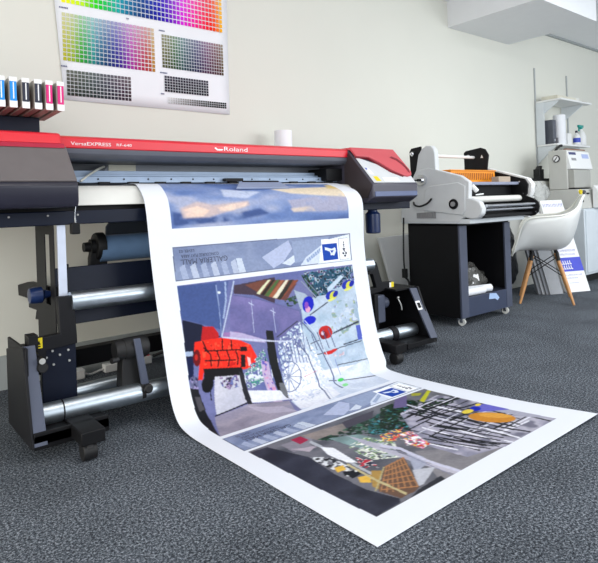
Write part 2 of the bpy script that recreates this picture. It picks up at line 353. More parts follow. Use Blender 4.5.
('p',(26,44,196),[(.6716,.4179),(.6700,.4214),(.6636,.4245),(.6534,.4267),(.6410,.4277),(.6283,.4273),(.6172,.4257),(.6094,.4230),(.6061,.4196),(.6076,.4162),(.6138,.4131),(.6237,.4109),(.6360,.4099),(.6488,.4102),(.6601,.4118),(.6681,.4145),(.6716,.4179)]),
('p',(40,60,178),[(.8039,.3687),(.8050,.3726),(.8009,.3767),(.7924,.3803),(.7808,.3828),(.7680,.3839),(.7557,.3834),(.7460,.3815),(.7402,.3783),(.7393,.3745),(.7432,.3705),(.7515,.3669),(.7629,.3643),(.7758,.3632),(.7881,.3636),(.7980,.3655),(.8039,.3687)]),
('p',(214,214,90),[(.7968,.3800),(.7896,.3827),(.7812,.3842),(.7730,.3843),(.7662,.3830),(.7617,.3806),(.7604,.3773),(.7623,.3737),(.7672,.3703),(.7743,.3676),(.7827,.3661),(.7909,.3659),(.7979,.3672),(.8023,.3696),(.8037,.3730),(.8018,.3766),(.7968,.3800)]),
('p',(36,50,170),[(.8050,.3756),(.7995,.3777),(.7933,.3791),(.7875,.3794),(.7829,.3787),(.7802,.3770),(.7798,.3746),(.7817,.3719),(.7857,.3693),(.7912,.3671),(.7974,.3658),(.8032,.3654),(.8079,.3662),(.8106,.3678),(.8111,.3702),(.8091,.3730),(.8050,.3756)]),
('p',(220,220,130),[(.7850,.3822),(.7842,.3835),(.7807,.3848),(.7750,.3859),(.7681,.3866),(.7610,.3869),(.7547,.3866),(.7502,.3859),(.7483,.3849),(.7491,.3836),(.7525,.3823),(.7581,.3812),(.7650,.3805),(.7721,.3802),(.7784,.3804),(.7829,.3812),(.7850,.3822)]),
('p',(40,60,178),[(.9052,.3511),(.9063,.3551),(.9019,.3593),(.8930,.3631),(.8808,.3657),(.8672,.3670),(.8544,.3665),(.8442,.3646),(.8381,.3613),(.8372,.3574),(.8414,.3532),(.8501,.3495),(.8622,.3468),(.8757,.3455),(.8887,.3459),(.8990,.3478),(.9052,.3511)]),
('p',(214,214,90),[(.8976,.3628),(.8899,.3656),(.8811,.3672),(.8725,.3674),(.8653,.3661),(.8607,.3636),(.8593,.3602),(.8614,.3565),(.8666,.3529),(.8741,.3501),(.8829,.3485),(.8916,.3483),(.8989,.3495),(.9036,.3521),(.9050,.3555),(.9028,.3593),(.8976,.3628)]),
('p',(36,50,170),[(.9063,.3582),(.9004,.3604),(.8939,.3618),(.8878,.3622),(.8830,.3615),(.8801,.3597),(.8797,.3573),(.8818,.3545),(.8861,.3518),(.8919,.3495),(.8984,.3481),(.9045,.3477),(.9094,.3485),(.9123,.3502),(.9127,.3526),(.9106,.3555),(.9063,.3582)]),
('p',(220,220,130),[(.8851,.3652),(.8842,.3665),(.8805,.3678),(.8746,.3690),(.8673,.3698),(.8598,.3701),(.8532,.3698),(.8486,.3691),(.8465,.3680),(.8473,.3667),(.8510,.3654),(.8568,.3642),(.8641,.3634),(.8716,.3631),(.8782,.3633),(.8830,.3640),(.8851,.3652)]),
('p',(196,48,46),[(.7472,.4542),(.7419,.4595),(.7318,.4634),(.7184,.4654),(.7039,.4651),(.6905,.4628),(.6801,.4586),(.6742,.4533),(.6737,.4477),(.6786,.4425),(.6883,.4386),(.7014,.4365),(.7160,.4366),(.7298,.4389),(.7406,.4431),(.7467,.4485),(.7472,.4542)]),
('p',(150,30,40),[(.7196,.4583),(.7165,.4616),(.7107,.4640),(.7031,.4652),(.6948,.4652),(.6872,.4638),(.6813,.4613),(.6781,.4580),(.6779,.4545),(.6809,.4513),(.6866,.4489),(.6941,.4476),(.7024,.4477),(.7101,.4490),(.7162,.4516),(.7195,.4548),(.7196,.4583)]),
('p',(220,200,214),[(.7027,.4524),(.7014,.4540),(.6990,.4552),(.6959,.4558),(.6926,.4559),(.6896,.4553),(.6873,.4541),(.6860,.4526),(.6861,.4509),(.6874,.4494),(.6897,.4482),(.6928,.4476),(.6961,.4475),(.6992,.4481),(.7015,.4493),(.7028,.4508),(.7027,.4524)]),
('p',(206,52,50),[(.6775,.4930),(.7444,.4898),(.7577,.4932),(.7186,.4993),(.6893,.4983)]),
('s',[(226,214,220),(200,180,190)],0.5,0.008,[(.7269,.5023),(.7894,.5006),(.7842,.5084),(.7326,.5090)]),
('p',(112,122,152),[(.5929,.4185),(.6399,.4492),(.6456,.4479),(.5984,.4171)]),
('p',(112,122,152),[(.6396,.4489),(.6725,.4924),(.6790,.4917),(.6459,.4482)]),
('p',(112,122,152),[(.6725,.4923),(.6893,.5275),(.6960,.5270),(.6791,.4918)]),
('p',(112,122,152),[(.6893,.5276),(.6840,.5899),(.6927,.5885),(.6960,.5269)]),
('p',(210,216,228),[(.6098,.4174),(.6572,.4483),(.6607,.4474),(.6131,.4165)]),
('p',(210,216,228),[(.6570,.4481),(.6902,.4918),(.6942,.4914),(.6609,.4476)]),
('p',(210,216,228),[(.6902,.4917),(.7072,.5271),(.7113,.5268),(.6942,.4914)]),
('p',(210,216,228),[(.7072,.5272),(.7029,.5893),(.7083,.5885),(.7113,.5267)]),
('p',(112,122,152),[(.5581,.4601),(.5955,.4900),(.6013,.4888),(.5637,.4589)]),
('p',(112,122,152),[(.5952,.4896),(.6085,.5290),(.6150,.5287),(.6016,.4892)]),
('p',(112,122,152),[(.6086,.5291),(.6056,.5773),(.6132,.5765),(.6150,.5286)]),
('p',(112,122,152),[(.6052,.5777),(.5624,.6197),(.5709,.6181),(.6135,.5761)]),
('p',(210,216,228),[(.5747,.4592),(.6124,.4893),(.6160,.4886),(.5781,.4585)]),
('p',(210,216,228),[(.6122,.4890),(.6257,.5286),(.6297,.5284),(.6161,.4888)]),
('p',(210,216,228),[(.6257,.5287),(.6236,.5768),(.6283,.5763),(.6297,.5284)]),
('p',(210,216,228),[(.6234,.5770),(.5797,.6193),(.5850,.6182),(.6285,.5760)]),
('p',(140,150,178),[(.4852,.5224),(.5413,.5294),(.5426,.5278),(.4863,.5209)]),
('p',(140,150,178),[(.4843,.5222),(.5193,.5439),(.5225,.5428),(.4873,.5211)]),
('p',(140,150,178),[(.4839,.5218),(.4899,.5525),(.4936,.5523),(.4876,.5215)]),
('p',(140,150,178),[(.4840,.5214),(.4592,.5527),(.4627,.5531),(.4876,.5219)]),
('p',(140,150,178),[(.4844,.5211),(.4357,.5443),(.4381,.5454),(.4872,.5222)]),
('p',(140,150,178),[(.4852,.5209),(.4266,.5301),(.4276,.5316),(.4864,.5224)]),
('p',(140,150,178),[(.4863,.5209),(.4310,.5142),(.4301,.5157),(.4852,.5224)]),
('p',(140,150,178),[(.4873,.5211),(.4478,.5004),(.4451,.5014),(.4843,.5222)]),
('p',(140,150,178),[(.4876,.5215),(.4744,.4922),(.4708,.4925),(.4839,.5218)]),
('p',(140,150,178),[(.4876,.5219),(.5052,.4916),(.5015,.4912),(.4840,.5214)]),
('p',(140,150,178),[(.4872,.5222),(.5320,.4991),(.5289,.4981),(.4844,.5211)]),
('p',(140,150,178),[(.4864,.5224),(.5460,.5129),(.5447,.5114),(.4852,.5209)]),
('p',(112,122,156),[(.5399,.5281),(.5201,.5423),(.5241,.5433),(.5440,.5291)]),
('p',(112,122,156),[(.5209,.5419),(.4930,.5511),(.4959,.5528),(.5233,.5437)]),
('p',(112,122,156),[(.4941,.5509),(.4647,.5523),(.4653,.5544),(.4948,.5530)]),
('p',(112,122,156),[(.4660,.5524),(.4415,.5459),(.4389,.5478),(.4639,.5543)]),
('p',(112,122,156),[(.4423,.5463),(.4301,.5338),(.4260,.5348),(.4381,.5474)]),
('p',(112,122,156),[(.4303,.5342),(.4307,.5192),(.4261,.5193),(.4258,.5343)]),
('p',(112,122,156),[(.4305,.5196),(.4423,.5052),(.4380,.5046),(.4263,.5189)]),
('p',(112,122,156),[(.4418,.5056),(.4640,.4953),(.4605,.4939),(.4385,.5042)]),
('p',(112,122,156),[(.4630,.4956),(.4916,.4917),(.4900,.4898),(.4615,.4937)]),
('p',(112,122,156),[(.4902,.4917),(.5187,.4953),(.5199,.4934),(.4914,.4898)]),
('p',(112,122,156),[(.5175,.4950),(.5381,.5054),(.5418,.5042),(.5211,.4937)]),
('p',(112,122,156),[(.5376,.5050),(.5439,.5198),(.5487,.5195),(.5423,.5046)]),
('p',(112,122,156),[(.5440,.5194),(.5327,.5349),(.5372,.5354),(.5486,.5199)]),
('p',(130,142,172),[(.4650,.4480),(.4710,.4917),(.4748,.4917),(.4687,.4480)]),
('p',(130,142,172),[(.4827,.4456),(.4871,.4934),(.4908,.4934),(.4865,.4456)]),
('p',(130,142,172),[(.5006,.4432),(.5033,.4951),(.5070,.4952),(.5044,.4432)]),
('p',(130,142,172),[(.5187,.4407),(.5195,.4969),(.5233,.4970),(.5225,.4407)]),
('p',(130,142,172),[(.5370,.4382),(.5359,.4986),(.5398,.4988),(.5409,.4382)]),
('p',(130,142,172),[(.5554,.4356),(.5524,.5004),(.5563,.5006),(.5594,.4357)]),
('p',(130,142,172),[(.5741,.4331),(.5691,.5022),(.5730,.5024),(.5780,.4332)]),
('p',(130,142,172),[(.5929,.4305),(.5858,.5041),(.5897,.5043),(.5969,.4306)]),
('p',(90,200,110),[(.7440,.5591),(.7420,.5610),(.7370,.5627),(.7303,.5638),(.7233,.5642),(.7172,.5636),(.7129,.5623),(.7103,.5606),(.7096,.5588),(.7108,.5572),(.7143,.5559),(.7196,.5551),(.7260,.5548),(.7327,.5552),(.7386,.5561),(.7426,.5575),(.7440,.5591)]),
('p',(150,224,160),[(.7335,.5813),(.7282,.5838),(.7216,.5856),(.7147,.5865),(.7087,.5865),(.7044,.5854),(.7024,.5834),(.7029,.5810),(.7058,.5785),(.7107,.5762),(.7168,.5745),(.7234,.5736),(.7296,.5736),(.7344,.5746),(.7369,.5764),(.7366,.5788),(.7335,.5813)]),
('p',(200,90,110),[(.5523,.5314),(.6228,.5257),(.6225,.5247),(.5521,.5304)]),
('p',(120,130,200),[(.7318,.5493),(.7326,.5109),(.7300,.5110),(.7292,.5493)]),
('p',(96,104,140),[(.4910,.4593),(.4985,.4794),(.5022,.4793),(.4947,.4591)]),
('p',(96,104,140),[(.5187,.4573),(.5276,.4803),(.5314,.4802),(.5225,.4571)]),
('p',(96,104,140),[(.5468,.4553),(.5572,.4813),(.5610,.4811),(.5507,.4551)]),
('p',(96,104,140),[(.5754,.4533),(.5872,.4822),(.5911,.4821),(.5793,.4531)]),
('p',(96,104,140),[(.6045,.4512),(.6177,.4832),(.6217,.4830),(.6084,.4510)]),
('p',(96,104,140),[(.6340,.4491),(.6486,.4842),(.6527,.4840),(.6380,.4489)]),
('p',(96,104,140),[(.6640,.4470),(.6801,.4852),(.6842,.4850),(.6680,.4468)]),
('p',(96,104,140),[(.6944,.4448),(.7121,.4862),(.7163,.4861),(.6986,.4446)]),
('p',(96,104,140),[(.7254,.4426),(.7446,.4873),(.7488,.4871),(.7296,.4424)]),
('p',(226,230,240),[(.2984,.4933),(.2875,.5253),(.2912,.5256),(.3022,.4936)]),
('p',(226,230,240),[(.3280,.4908),(.3174,.5231),(.3212,.5234),(.3319,.4911)]),
('p',(226,230,240),[(.3582,.4883),(.3479,.5208),(.3517,.5211),(.3621,.4886)]),
('p',(226,230,240),[(.3889,.4858),(.3788,.5185),(.3826,.5189),(.3929,.4861)]),
('p',(226,230,240),[(.4201,.4832),(.4102,.5162),(.4141,.5165),(.4242,.4834)]),
('p',(226,230,240),[(.4519,.4805),(.4421,.5138),(.4461,.5142),(.4560,.4808)]),
('p',(34,40,66),[(.0840,.3729),(.1519,.3868),(.2219,.4164),(.1189,.4266),(.0996,.4568),(.0700,.4537)]),
('p',(28,40,84),[(.0736,.4414),(.1076,.4416),(.0945,.4826),(.0716,.4800)]),
('p',(176,190,214),[(.0734,.4302),(.1068,.4325),(.1045,.4407),(.0730,.4388)]),
('p',(196,40,44),[(.1575,.3913),(.1994,.3949),(.2168,.4092),(.2123,.4239),(.1420,.4190)]),
('p',(236,58,38),[(.1181,.4174),(.1498,.4165),(.2214,.4181),(.3008,.4298),(.3435,.4431),(.3628,.4675),(.3479,.4850),(.3042,.4863),(.1409,.4686),(.1277,.4863),(.1110,.4844),(.1244,.4594),(.1076,.4416)]),
('s',[(255,96,66),(206,36,30),(246,76,54)],0.35,0.01,[(.1425,.4174),(.3364,.4407),(.3487,.4730),(.3059,.4821),(.1423,.4646)]),
('p',(120,20,30),[(.1332,.4475),(.1304,.4531),(.1257,.4576),(.1200,.4603),(.1142,.4609),(.1091,.4592),(.1054,.4555),(.1038,.4503),(.1044,.4445),(.1072,.4389),(.1117,.4344),(.1173,.4316),(.1232,.4310),(.1284,.4327),(.1321,.4364),(.1338,.4416),(.1332,.4475)]),
('p',(200,50,44),[(.1232,.4451),(.1221,.4471),(.1203,.4487),(.1180,.4496),(.1155,.4498),(.1133,.4492),(.1117,.4478),(.1109,.4460),(.1111,.4439),(.1121,.4419),(.1139,.4404),(.1162,.4394),(.1187,.4392),(.1209,.4399),(.1225,.4412),(.1233,.4431),(.1232,.4451)]),
('p',(56,8,16),[(.1475,.4302),(.1713,.4456),(.1754,.4444),(.1515,.4289)]),
('p',(56,8,16),[(.1708,.4448),(.1677,.4658),(.1728,.4661),(.1759,.4452)]),
('p',(56,8,16),[(.1973,.4412),(.2039,.4551),(.2090,.4548),(.2024,.4409)]),
('p',(56,8,16),[(.2040,.4545),(.1916,.4696),(.1964,.4706),(.2089,.4554)]),
('p',(56,8,16),[(.2371,.4435),(.2446,.4593),(.2499,.4590),(.2423,.4431)]),
('p',(56,8,16),[(.2447,.4587),(.2342,.4736),(.2393,.4745),(.2498,.4596)]),
('p',(56,8,16),[(.2740,.4453),(.2796,.4628),(.2850,.4627),(.2795,.4451)]),
('p',(56,8,16),[(.2797,.4623),(.2720,.4750),(.2773,.4758),(.2850,.4631)]),
('p',(56,8,16),[(.1455,.4548),(.2735,.4664),(.2742,.4640),(.1461,.4525)]),
('p',(56,8,16),[(.1469,.4184),(.1615,.4410),(.1663,.4405),(.1518,.4178)]),
('p',(56,8,16),[(.2255,.4202),(.2200,.4431),(.2252,.4435),(.2308,.4206)]),
('p',(56,8,16),[(.2610,.4262),(.2588,.4453),(.2642,.4456),(.2664,.4265)]),
('p',(56,8,16),[(.1508,.4374),(.2948,.4489),(.2954,.4465),(.1513,.4351)]),
('p',(40,14,26),[(.2969,.4421),(.3271,.4450),(.3243,.4533),(.2955,.4512)]),
('p',(40,14,26),[(.2957,.4573),(.3145,.4592),(.3074,.4823),(.2881,.4802)]),
('p',(240,200,200),[(.3208,.4633),(.3332,.4680),(.3334,.4817),(.3215,.4821)]),
('p',(30,50,170),[(.3261,.4802),(.3510,.4774),(.3488,.4827),(.3298,.4847)]),
('p',(24,22,28),[(.1379,.4673),(.2911,.4806),(.2917,.4974),(.2239,.4973),(.1344,.4871)]),
('p',(22,24,30),[(.1654,.5000),(.1589,.5053),(.1499,.5091),(.1401,.5108),(.1310,.5101),(.1240,.5073),(.1199,.5027),(.1193,.4970),(.1221,.4912),(.1282,.4860),(.1366,.4822),(.1462,.4804),(.1554,.4809),(.1630,.4837),(.1677,.4883),(.1685,.4940),(.1654,.5000)]),
('p',(30,32,36),[(.1481,.5062),(.1420,.5262),(.1458,.5265),(.1519,.5064)]),
('s',[(80,150,140),(206,214,222),(60,80,120),(150,200,170),(220,224,232)],0.75,0.008,[(.3007,.4925),(.3999,.4542),(.4053,.4845),(.3777,.5163),(.2983,.5266)]),
('c',[(206,206,216),(190,192,206)],(8,18),[(.1769,.4861),(.2847,.4947),(.2780,.5477),(.1401,.5576)]),
('s',[(120,130,180),(90,70,120),(180,160,190),(60,60,80)],0.6,0.008,[(.1948,.4881),(.2659,.4926),(.2710,.5143),(.2237,.5156),(.1951,.5050)]),
('p',(20,20,26),[(.1315,.5599),(.2722,.5515),(.2721,.5489),(.1324,.5570)]),
('p',(196,180,206),[(.3777,.4766),(.4086,.4835),(.4110,.5362),(.4113,.5780),(.3911,.5855),(.3744,.5609),(.3733,.5049)]),
('s',[(120,110,190),(210,160,190)],0.5,0.008,[(.3817,.4770),(.4046,.4830),(.4110,.5362),(.3964,.5734),(.3820,.5572)]),
('p',(34,36,40),[(.4204,.4211),(.4531,.4255),(.4519,.4744),(.4541,.5152),(.4479,.5674),(.4140,.5600),(.4183,.5213),(.4134,.4705)]),
('p',(120,122,128),[(.4340,.5285),(.4555,.5313),(.4528,.5637),(.4212,.5598)]),
('p',(226,228,238),[(.2834,.5246),(.4258,.5440),(.4458,.5722),(.2741,.5501)]),
('p',(46,44,52),[(.2780,.4947),(.2955,.4919),(.2935,.5462),(.2714,.5429)]),
('p',(54,54,62),[(.2761,.4869),(.2930,.4939),(.2931,.5543),(.3253,.5597),(.2733,.5589),(.2739,.5450)]),
('c',[(150,146,162),(172,166,180),(160,156,174)],(8,18),[(.1298,.5606),(.2737,.5534),(.3551,.5629),(.4355,.5764),(.3823,.6337),(.0684,.6290)]),
('p',(186,180,196),[(.2706,.5574),(.3861,.5887),(.3995,.6232),(.3048,.5986)]),
('p',(40,42,48),[(.0715,.4942),(.1057,.5002),(.1105,.5288),(.1080,.5673),(.0725,.6230),(.0479,.6235),(.0547,.5949),(.0678,.5579),(.0715,.5132)]),
('p',(92,90,96),[(.0876,.5120),(.1062,.5144),(.1079,.5393),(.0863,.5398)]),
('p',(118,120,150),[(.0824,.4771),(.1137,.4790),(.1061,.4993),(.0791,.4961)]),
('s',[(170,160,200),(60,60,100)],0.4,0.008,[(.0835,.4740),(.1142,.4774),(.1057,.5002),(.0791,.4961)]),
('p',(196,206,226),[(.3095,.3130),(.2824,.3497),(.2871,.3505),(.3144,.3137)]),
('p',(196,206,226),[(.2824,.3497),(.2254,.4166),(.2300,.4175),(.2871,.3505)]),
('p',(168,182,212),[(.2715,.3127),(.2640,.3487),(.2707,.3490),(.2782,.3129)]),
('p',(168,182,212),[(.2642,.3484),(.2422,.3828),(.2486,.3837),(.2706,.3493)]),
('p',(150,165,200),[(.2334,.3170),(.2331,.3563),(.2364,.3564),(.2367,.3170)]),
('p',(150,165,200),[(.2331,.3563),(.2266,.4106),(.2299,.4108),(.2364,.3564)]),
('p',(205,208,226),[(.2269,.4188),(.3376,.4332),(.3388,.4308),(.2281,.4165)]),
('p',(205,208,226),[(.3376,.4332),(.4541,.4477),(.4554,.4452),(.3388,.4308)]),
('p',(205,208,226),[(.2598,.4237),(.3222,.4324),(.3235,.4300),(.2611,.4213)]),
('p',(205,208,226),[(.3223,.4324),(.4321,.4451),(.4333,.4426),(.3233,.4299)]),
('p',(205,208,226),[(.4322,.4451),(.5251,.4548),(.5263,.4523),(.4332,.4426)]),
('p',(190,196,220),[(.3731,.3565),(.3650,.4213),(.3677,.4214),(.3757,.3565)]),
('p',(200,206,226),[(.3601,.3609),(.3816,.3685),(.3835,.3674),(.3620,.3598)]),
('p',(190,196,220),[(.4660,.3788),(.4630,.4300),(.4658,.4301),(.4688,.3788)]),
('p',(200,206,226),[(.4524,.3831),(.4751,.3911),(.4772,.3900),(.4544,.3820)]),
('p',(225,232,240),[(.2496,.3328),(.2488,.3338),(.2471,.3345),(.2448,.3350),(.2423,.3350),(.2398,.3346),(.2379,.3339),(.2367,.3329),(.2366,.3319),(.2374,.3309),(.2390,.3301),(.2413,.3297),(.2439,.3296),(.2463,.3300),(.2483,.3307),(.2494,.3317),(.2496,.3328)]),
('p',(120,128,150),[(.0667,.6357),(.9084,.6357),(.9063,.6983),(.0667,.6983)]),
('c',[(134,146,176),(152,163,190),(140,152,182)],(6,30),[(.0700,.6375),(.9050,.6375),(.9030,.6965),(.0700,.6965)]),
('p',(172,182,206),[(.0867,.6741),(.1075,.6682),(.1200,.6965),(.0950,.6965)]),
('p',(190,198,216),[(.1284,.6741),(.1492,.6682),(.1616,.6965),(.1366,.6965)]),
('p',(172,182,206),[(.1701,.6741),(.1909,.6682),(.2033,.6965),(.1783,.6965)]),
('p',(190,198,216),[(.2117,.6741),(.2326,.6682),(.2449,.6965),(.2199,.6965)]),
('p',(172,182,206),[(.2534,.6741),(.2743,.6682),(.2866,.6965),(.2616,.6965)]),
('p',(190,198,216),[(.2951,.6741),(.3160,.6682),(.3282,.6965),(.3032,.6965)]),
('p',(205,213,226),[(.3202,.6670),(.3452,.6682),(.3574,.6965),(.3282,.6965)]),
('p',(188,196,220),[(.4369,.6705),(.5709,.6404),(.5873,.6587),(.5367,.6847),(.4865,.6953)]),
('p',(215,222,234),[(.5283,.6876),(.6037,.6700),(.6201,.6800),(.5699,.6935)]),
('p',(160,172,198),[(.5876,.6434),(.7880,.6404),(.7542,.6552),(.6534,.6847),(.5949,.6906)]),
('p',(214,222,236),[(.6198,.6965),(.6535,.6800),(.7374,.6582),(.7962,.6463),(.9050,.6375),(.9030,.6965)]),
('p',(160,176,205),[(.6534,.6847),(.6634,.6823),(.6683,.6894),(.6582,.6918)]),
('p',(160,176,205),[(.6651,.6815),(.6752,.6791),(.6800,.6862),(.6700,.6885)]),
('p',(160,176,205),[(.6769,.6782),(.6869,.6759),(.6918,.6829),(.6817,.6853)]),
('p',(160,176,205),[(.6886,.6750),(.6987,.6726),(.7035,.6797),(.6935,.6820)]),
('p',(160,176,205),[(.7004,.6717),(.7105,.6694),(.7153,.6764),(.7052,.6788)]),
('p',(160,176,205),[(.7121,.6685),(.7222,.6661),(.7270,.6732),(.7170,.6756)]),
('p',(160,176,205),[(.7239,.6652),(.7340,.6629),(.7388,.6700),(.7287,.6723)]),
('p',(160,176,205),[(.7357,.6620),(.7457,.6596),(.7506,.6667),(.7405,.6691)]),
('p',(160,176,205),[(.7474,.6587),(.7575,.6564),(.7623,.6635),(.7522,.6658)]),
('p',(232,237,244),[(.7374,.6582),(.7962,.6446),(.9050,.6375),(.9030,.6965),(.7197,.6965)]),
('p',(250,251,253),[(.7420,.6452),(.8338,.6452),(.8323,.6941),(.7406,.6941)]),
('p',(34,86,178),[(.7459,.6552),(.8293,.6552),(.8282,.6924),(.7448,.6924)]),
('p',(225,232,245),[(.7582,.6623),(.7956,.6670),(.8165,.6646),(.8204,.6729),(.8076,.6823),(.7885,.6812),(.7854,.6729),(.7580,.6682)]),
('p',(34,86,178),[(.7871,.6705),(.8080,.6705),(.7953,.6776)]),
('p',(250,251,253),[(.8380,.6452),(.8922,.6452),(.8906,.6941),(.8364,.6941)]),
('p',(150,158,176),[(.8380,.6452),(.8922,.6452),(.8922,.6463),(.8404,.6463),(.8390,.6930),(.8906,.6930),(.8906,.6941),(.8364,.6941)]),
('p',(48,56,84),[(.8652,.6540),(.8678,.6528),(.8702,.6546),(.8691,.6582),(.8661,.6582)]),
('p',(48,56,84),[(.8609,.6599),(.8667,.6587),(.8725,.6605),(.8701,.6629),(.8631,.6629)]),
('p',(48,56,84),[(.8640,.6646),(.8674,.6635),(.8707,.6652),(.8693,.6670),(.8653,.6670)]),
('p',(48,56,84),[(.8572,.6688),(.8656,.6676),(.8739,.6694),(.8705,.6723),(.8605,.6723)]),
('p',(48,56,84),[(.8621,.6741),(.8679,.6729),(.8737,.6747),(.8713,.6764),(.8643,.6764)]),
('p',(48,56,84),[(.8536,.6782),(.8603,.6770),(.8669,.6788),(.8641,.6823),(.8561,.6823)]),
('p',(48,56,84),[(.8703,.6776),(.8762,.6764),(.8819,.6782),(.8795,.6829),(.8725,.6829)]),
('p',(48,56,84),[(.8617,.6847),(.8693,.6835),(.8767,.6853),(.8736,.6876),(.8646,.6876)]),
('c',[(112,114,120),(130,130,138),(98,100,108)],(8,20),[(.0705,.7045),(.9025,.7045),(.8915,.9605),(.0797,.9590)]),
('c',[(58,60,74),(70,72,86),(50,52,64)],(8,20),[(.0498,.7094),(.1326,.7099),(.1790,.7824),(.1599,.8436),(.1559,.9049),(.1780,.9508),(.1645,.9576),(.0740,.9581)]),
('p',(150,146,156),[(.1703,.7187),(.2817,.7229),(.2384,.7661),(.1689,.7518)]),
('p',(186,176,186),[(.1752,.7416),(.2100,.7520),(.2514,.7588),(.2028,.7685)]),
('p',(170,44,84),[(.2195,.7143),(.2580,.7141),(.2596,.7343),(.2178,.7380)]),
('c',[(140,134,130),(160,150,146),(110,104,104)],(10,20),[(.2638,.7139),(.4805,.7250),(.4757,.7574),(.2773,.7504)]),
('p',(84,80,92),[(.4323,.7178),(.5907,.7166),(.4992,.7524),(.4030,.7449)]),
('s',[(26,54,40),(44,84,58),(20,34,34),(70,110,90)],0.85,0.01,[(.2784,.7437),(.3831,.7428),(.5112,.7409),(.5734,.7366),(.4487,.7926),(.3891,.7696),(.3004,.7620)]),
('s',[(24,60,44),(40,90,74),(60,130,140),(18,36,36),(90,160,170)],0.85,0.01,[(.4932,.7492),(.6366,.7208),(.7557,.7318),(.5328,.8212),(.4600,.7986),(.4100,.7881)]),
('s',[(24,50,36),(46,80,52),(16,28,28)],0.85,0.01,[(.6208,.7178),(.7377,.7140),(.7859,.7402),(.5778,.8011),(.5046,.8044),(.4690,.7855)]),
('c',[(150,176,176),(120,140,140)],(12,24),[(.3087,.7515),(.3949,.7725),(.4170,.8070),(.3545,.8457),(.3178,.7993)]),
('s',[(220,224,214),(240,240,236),(150,180,120),(120,140,120),(190,196,200)],0.8,0.01,[(.3067,.7936),(.3966,.7888),(.4266,.8345),(.3565,.8735),(.2941,.8532),(.2963,.8155)]),
('s',[(196,60,80),(240,240,240),(40,40,60),(90,90,120)],0.7,0.008,[(.2832,.8220),(.2878,.8562),(.2670,.8757),(.2324,.8577)]),
('p',(186,190,196),[(.2460,.7435),(.2441,.7970),(.2564,.7925),(.2591,.7383)]),
('p',(186,190,196),[(.2441,.7968),(.2267,.8593),(.2380,.8560),(.2564,.7928)]),
('p',(186,190,196),[(.2267,.8595),(.2202,.9011),(.2310,.8980),(.2381,.8559)]),
('p',(186,190,196),[(.2202,.9011),(.2133,.9344),(.2236,.9317),(.2309,.8980)]),
('p',(120,120,124),[(.2371,.7494),(.2357,.8022),(.2397,.8008),(.2414,.7477)]),
('p',(120,120,124),[(.2357,.8022),(.2190,.8639),(.2227,.8628),(.2397,.8008)]),
('p',(120,120,124),[(.2190,.8639),(.2107,.9061),(.2142,.9051),(.2227,.8628)]),
('p',(236,238,244),[(.2480,.7668),(.2722,.7830),(.2510,.8433),(.2304,.8328),(.2268,.7960)]),
('s',[(24,24,28),(50,52,60),(220,222,226)],0.8,0.01,[(.1817,.7838),(.2225,.8041),(.2173,.8499),(.1800,.8538),(.1665,.8127)]),
('p',(226,188,90),[(.1826,.8324),(.2109,.8349),(.2005,.8472),(.1696,.8463)]),
('p',(226,188,90),[(.1883,.8746),(.2234,.8817),(.1907,.8973),(.1720,.8876)]),
('p',(240,240,240),[(.1934,.8493),(.2182,.8597),(.1992,.8692),(.1720,.8630)]),
('p',(30,32,38),[(.1829,.8496),(.2132,.8571),(.1998,.8639),(.1702,.8599)]),
('p',(30,32,38),[(.1795,.8591),(.2208,.8634),(.2145,.8715),(.1733,.8723)]),
('p',(180,150,90),[(.2405,.8736),(.2599,.8838),(.1786,.9168),(.1774,.9060)]),
('c',[(136,134,140),(150,148,152),(124,122,128)],(8,20),[(.4161,.8763),(.6165,.9472),(.5543,.9663),(.3754,.9703),(.3133,.9588),(.3790,.9060)]),
('c',[(196,194,206),(180,178,194)],(8,20),[(.3650,.7643),(.3852,.8144),(.3740,.9032),(.3963,.9673),(.3709,.9677),(.3568,.9004),(.3541,.8059)]),
('p',(176,180,196),[(.4071,.8489),(.4011,.8972),(.3696,.9144),(.3093,.9198),(.3925,.8708)]),
('p',(60,62,70),[(.2411,.9524),(.3388,.9491),(.3258,.9636),(.2171,.9708),(.1606,.9647)]),
('p',(196,198,206),[(.3175,.9117),(.3701,.9282),(.2735,.9480),(.2525,.9477)]),
('p',(120,96,82),[(.2802,.8787),(.3649,.8772),(.2548,.9489),(.2309,.9522),(.1813,.9513),(.1704,.9195)]),
('p',(196,150,110),[(.2916,.8778),(.1706,.9224),(.1714,.9236),(.2923,.8792)]),
('p',(196,150,110),[(.3026,.8774),(.1807,.9280),(.1820,.9290),(.3040,.8786)]),
('p',(196,150,110),[(.3137,.8771),(.1908,.9336),(.1926,.9344),(.3158,.8780)]),
('p',(196,150,110),[(.3250,.8767),(.2008,.9392),(.2030,.9399),(.3276,.8773)]),
('p',(196,150,110),[(.3364,.8764),(.2262,.9382),(.2290,.9386),(.3396,.8767)]),
('p',(196,150,110),[(.3480,.8760),(.2385,.9429),(.2416,.9431),(.3517,.8761)]),
('p',(196,150,110),[(.3597,.8756),(.2509,.9477),(.2542,.9477),(.3638,.8754)]),
('p',(186,140,100),[(.2806,.8809),(.3597,.8808),(.3635,.8784),(.2840,.8786)]),
('p',(186,140,100),[(.2586,.8893),(.3359,.8952),(.3399,.8929),(.2621,.8871)]),
('p',(186,140,100),[(.2373,.8974),(.3132,.9090),(.3173,.9068),(.2410,.8953)]),
('p',(186,140,100),[(.2169,.9053),(.2916,.9221),(.2957,.9201),(.2206,.9033)]),
('p',(186,140,100),[(.1972,.9129),(.2711,.9347),(.2751,.9329),(.2009,.9109)]),
('p',(186,140,100),[(.1782,.9202),(.2515,.9468),(.2554,.9451),(.1818,.9184)]),
('p',(190,180,140),[(.2801,.8774),(.1654,.9159),(.1659,.9181),(.2804,.8799)]),
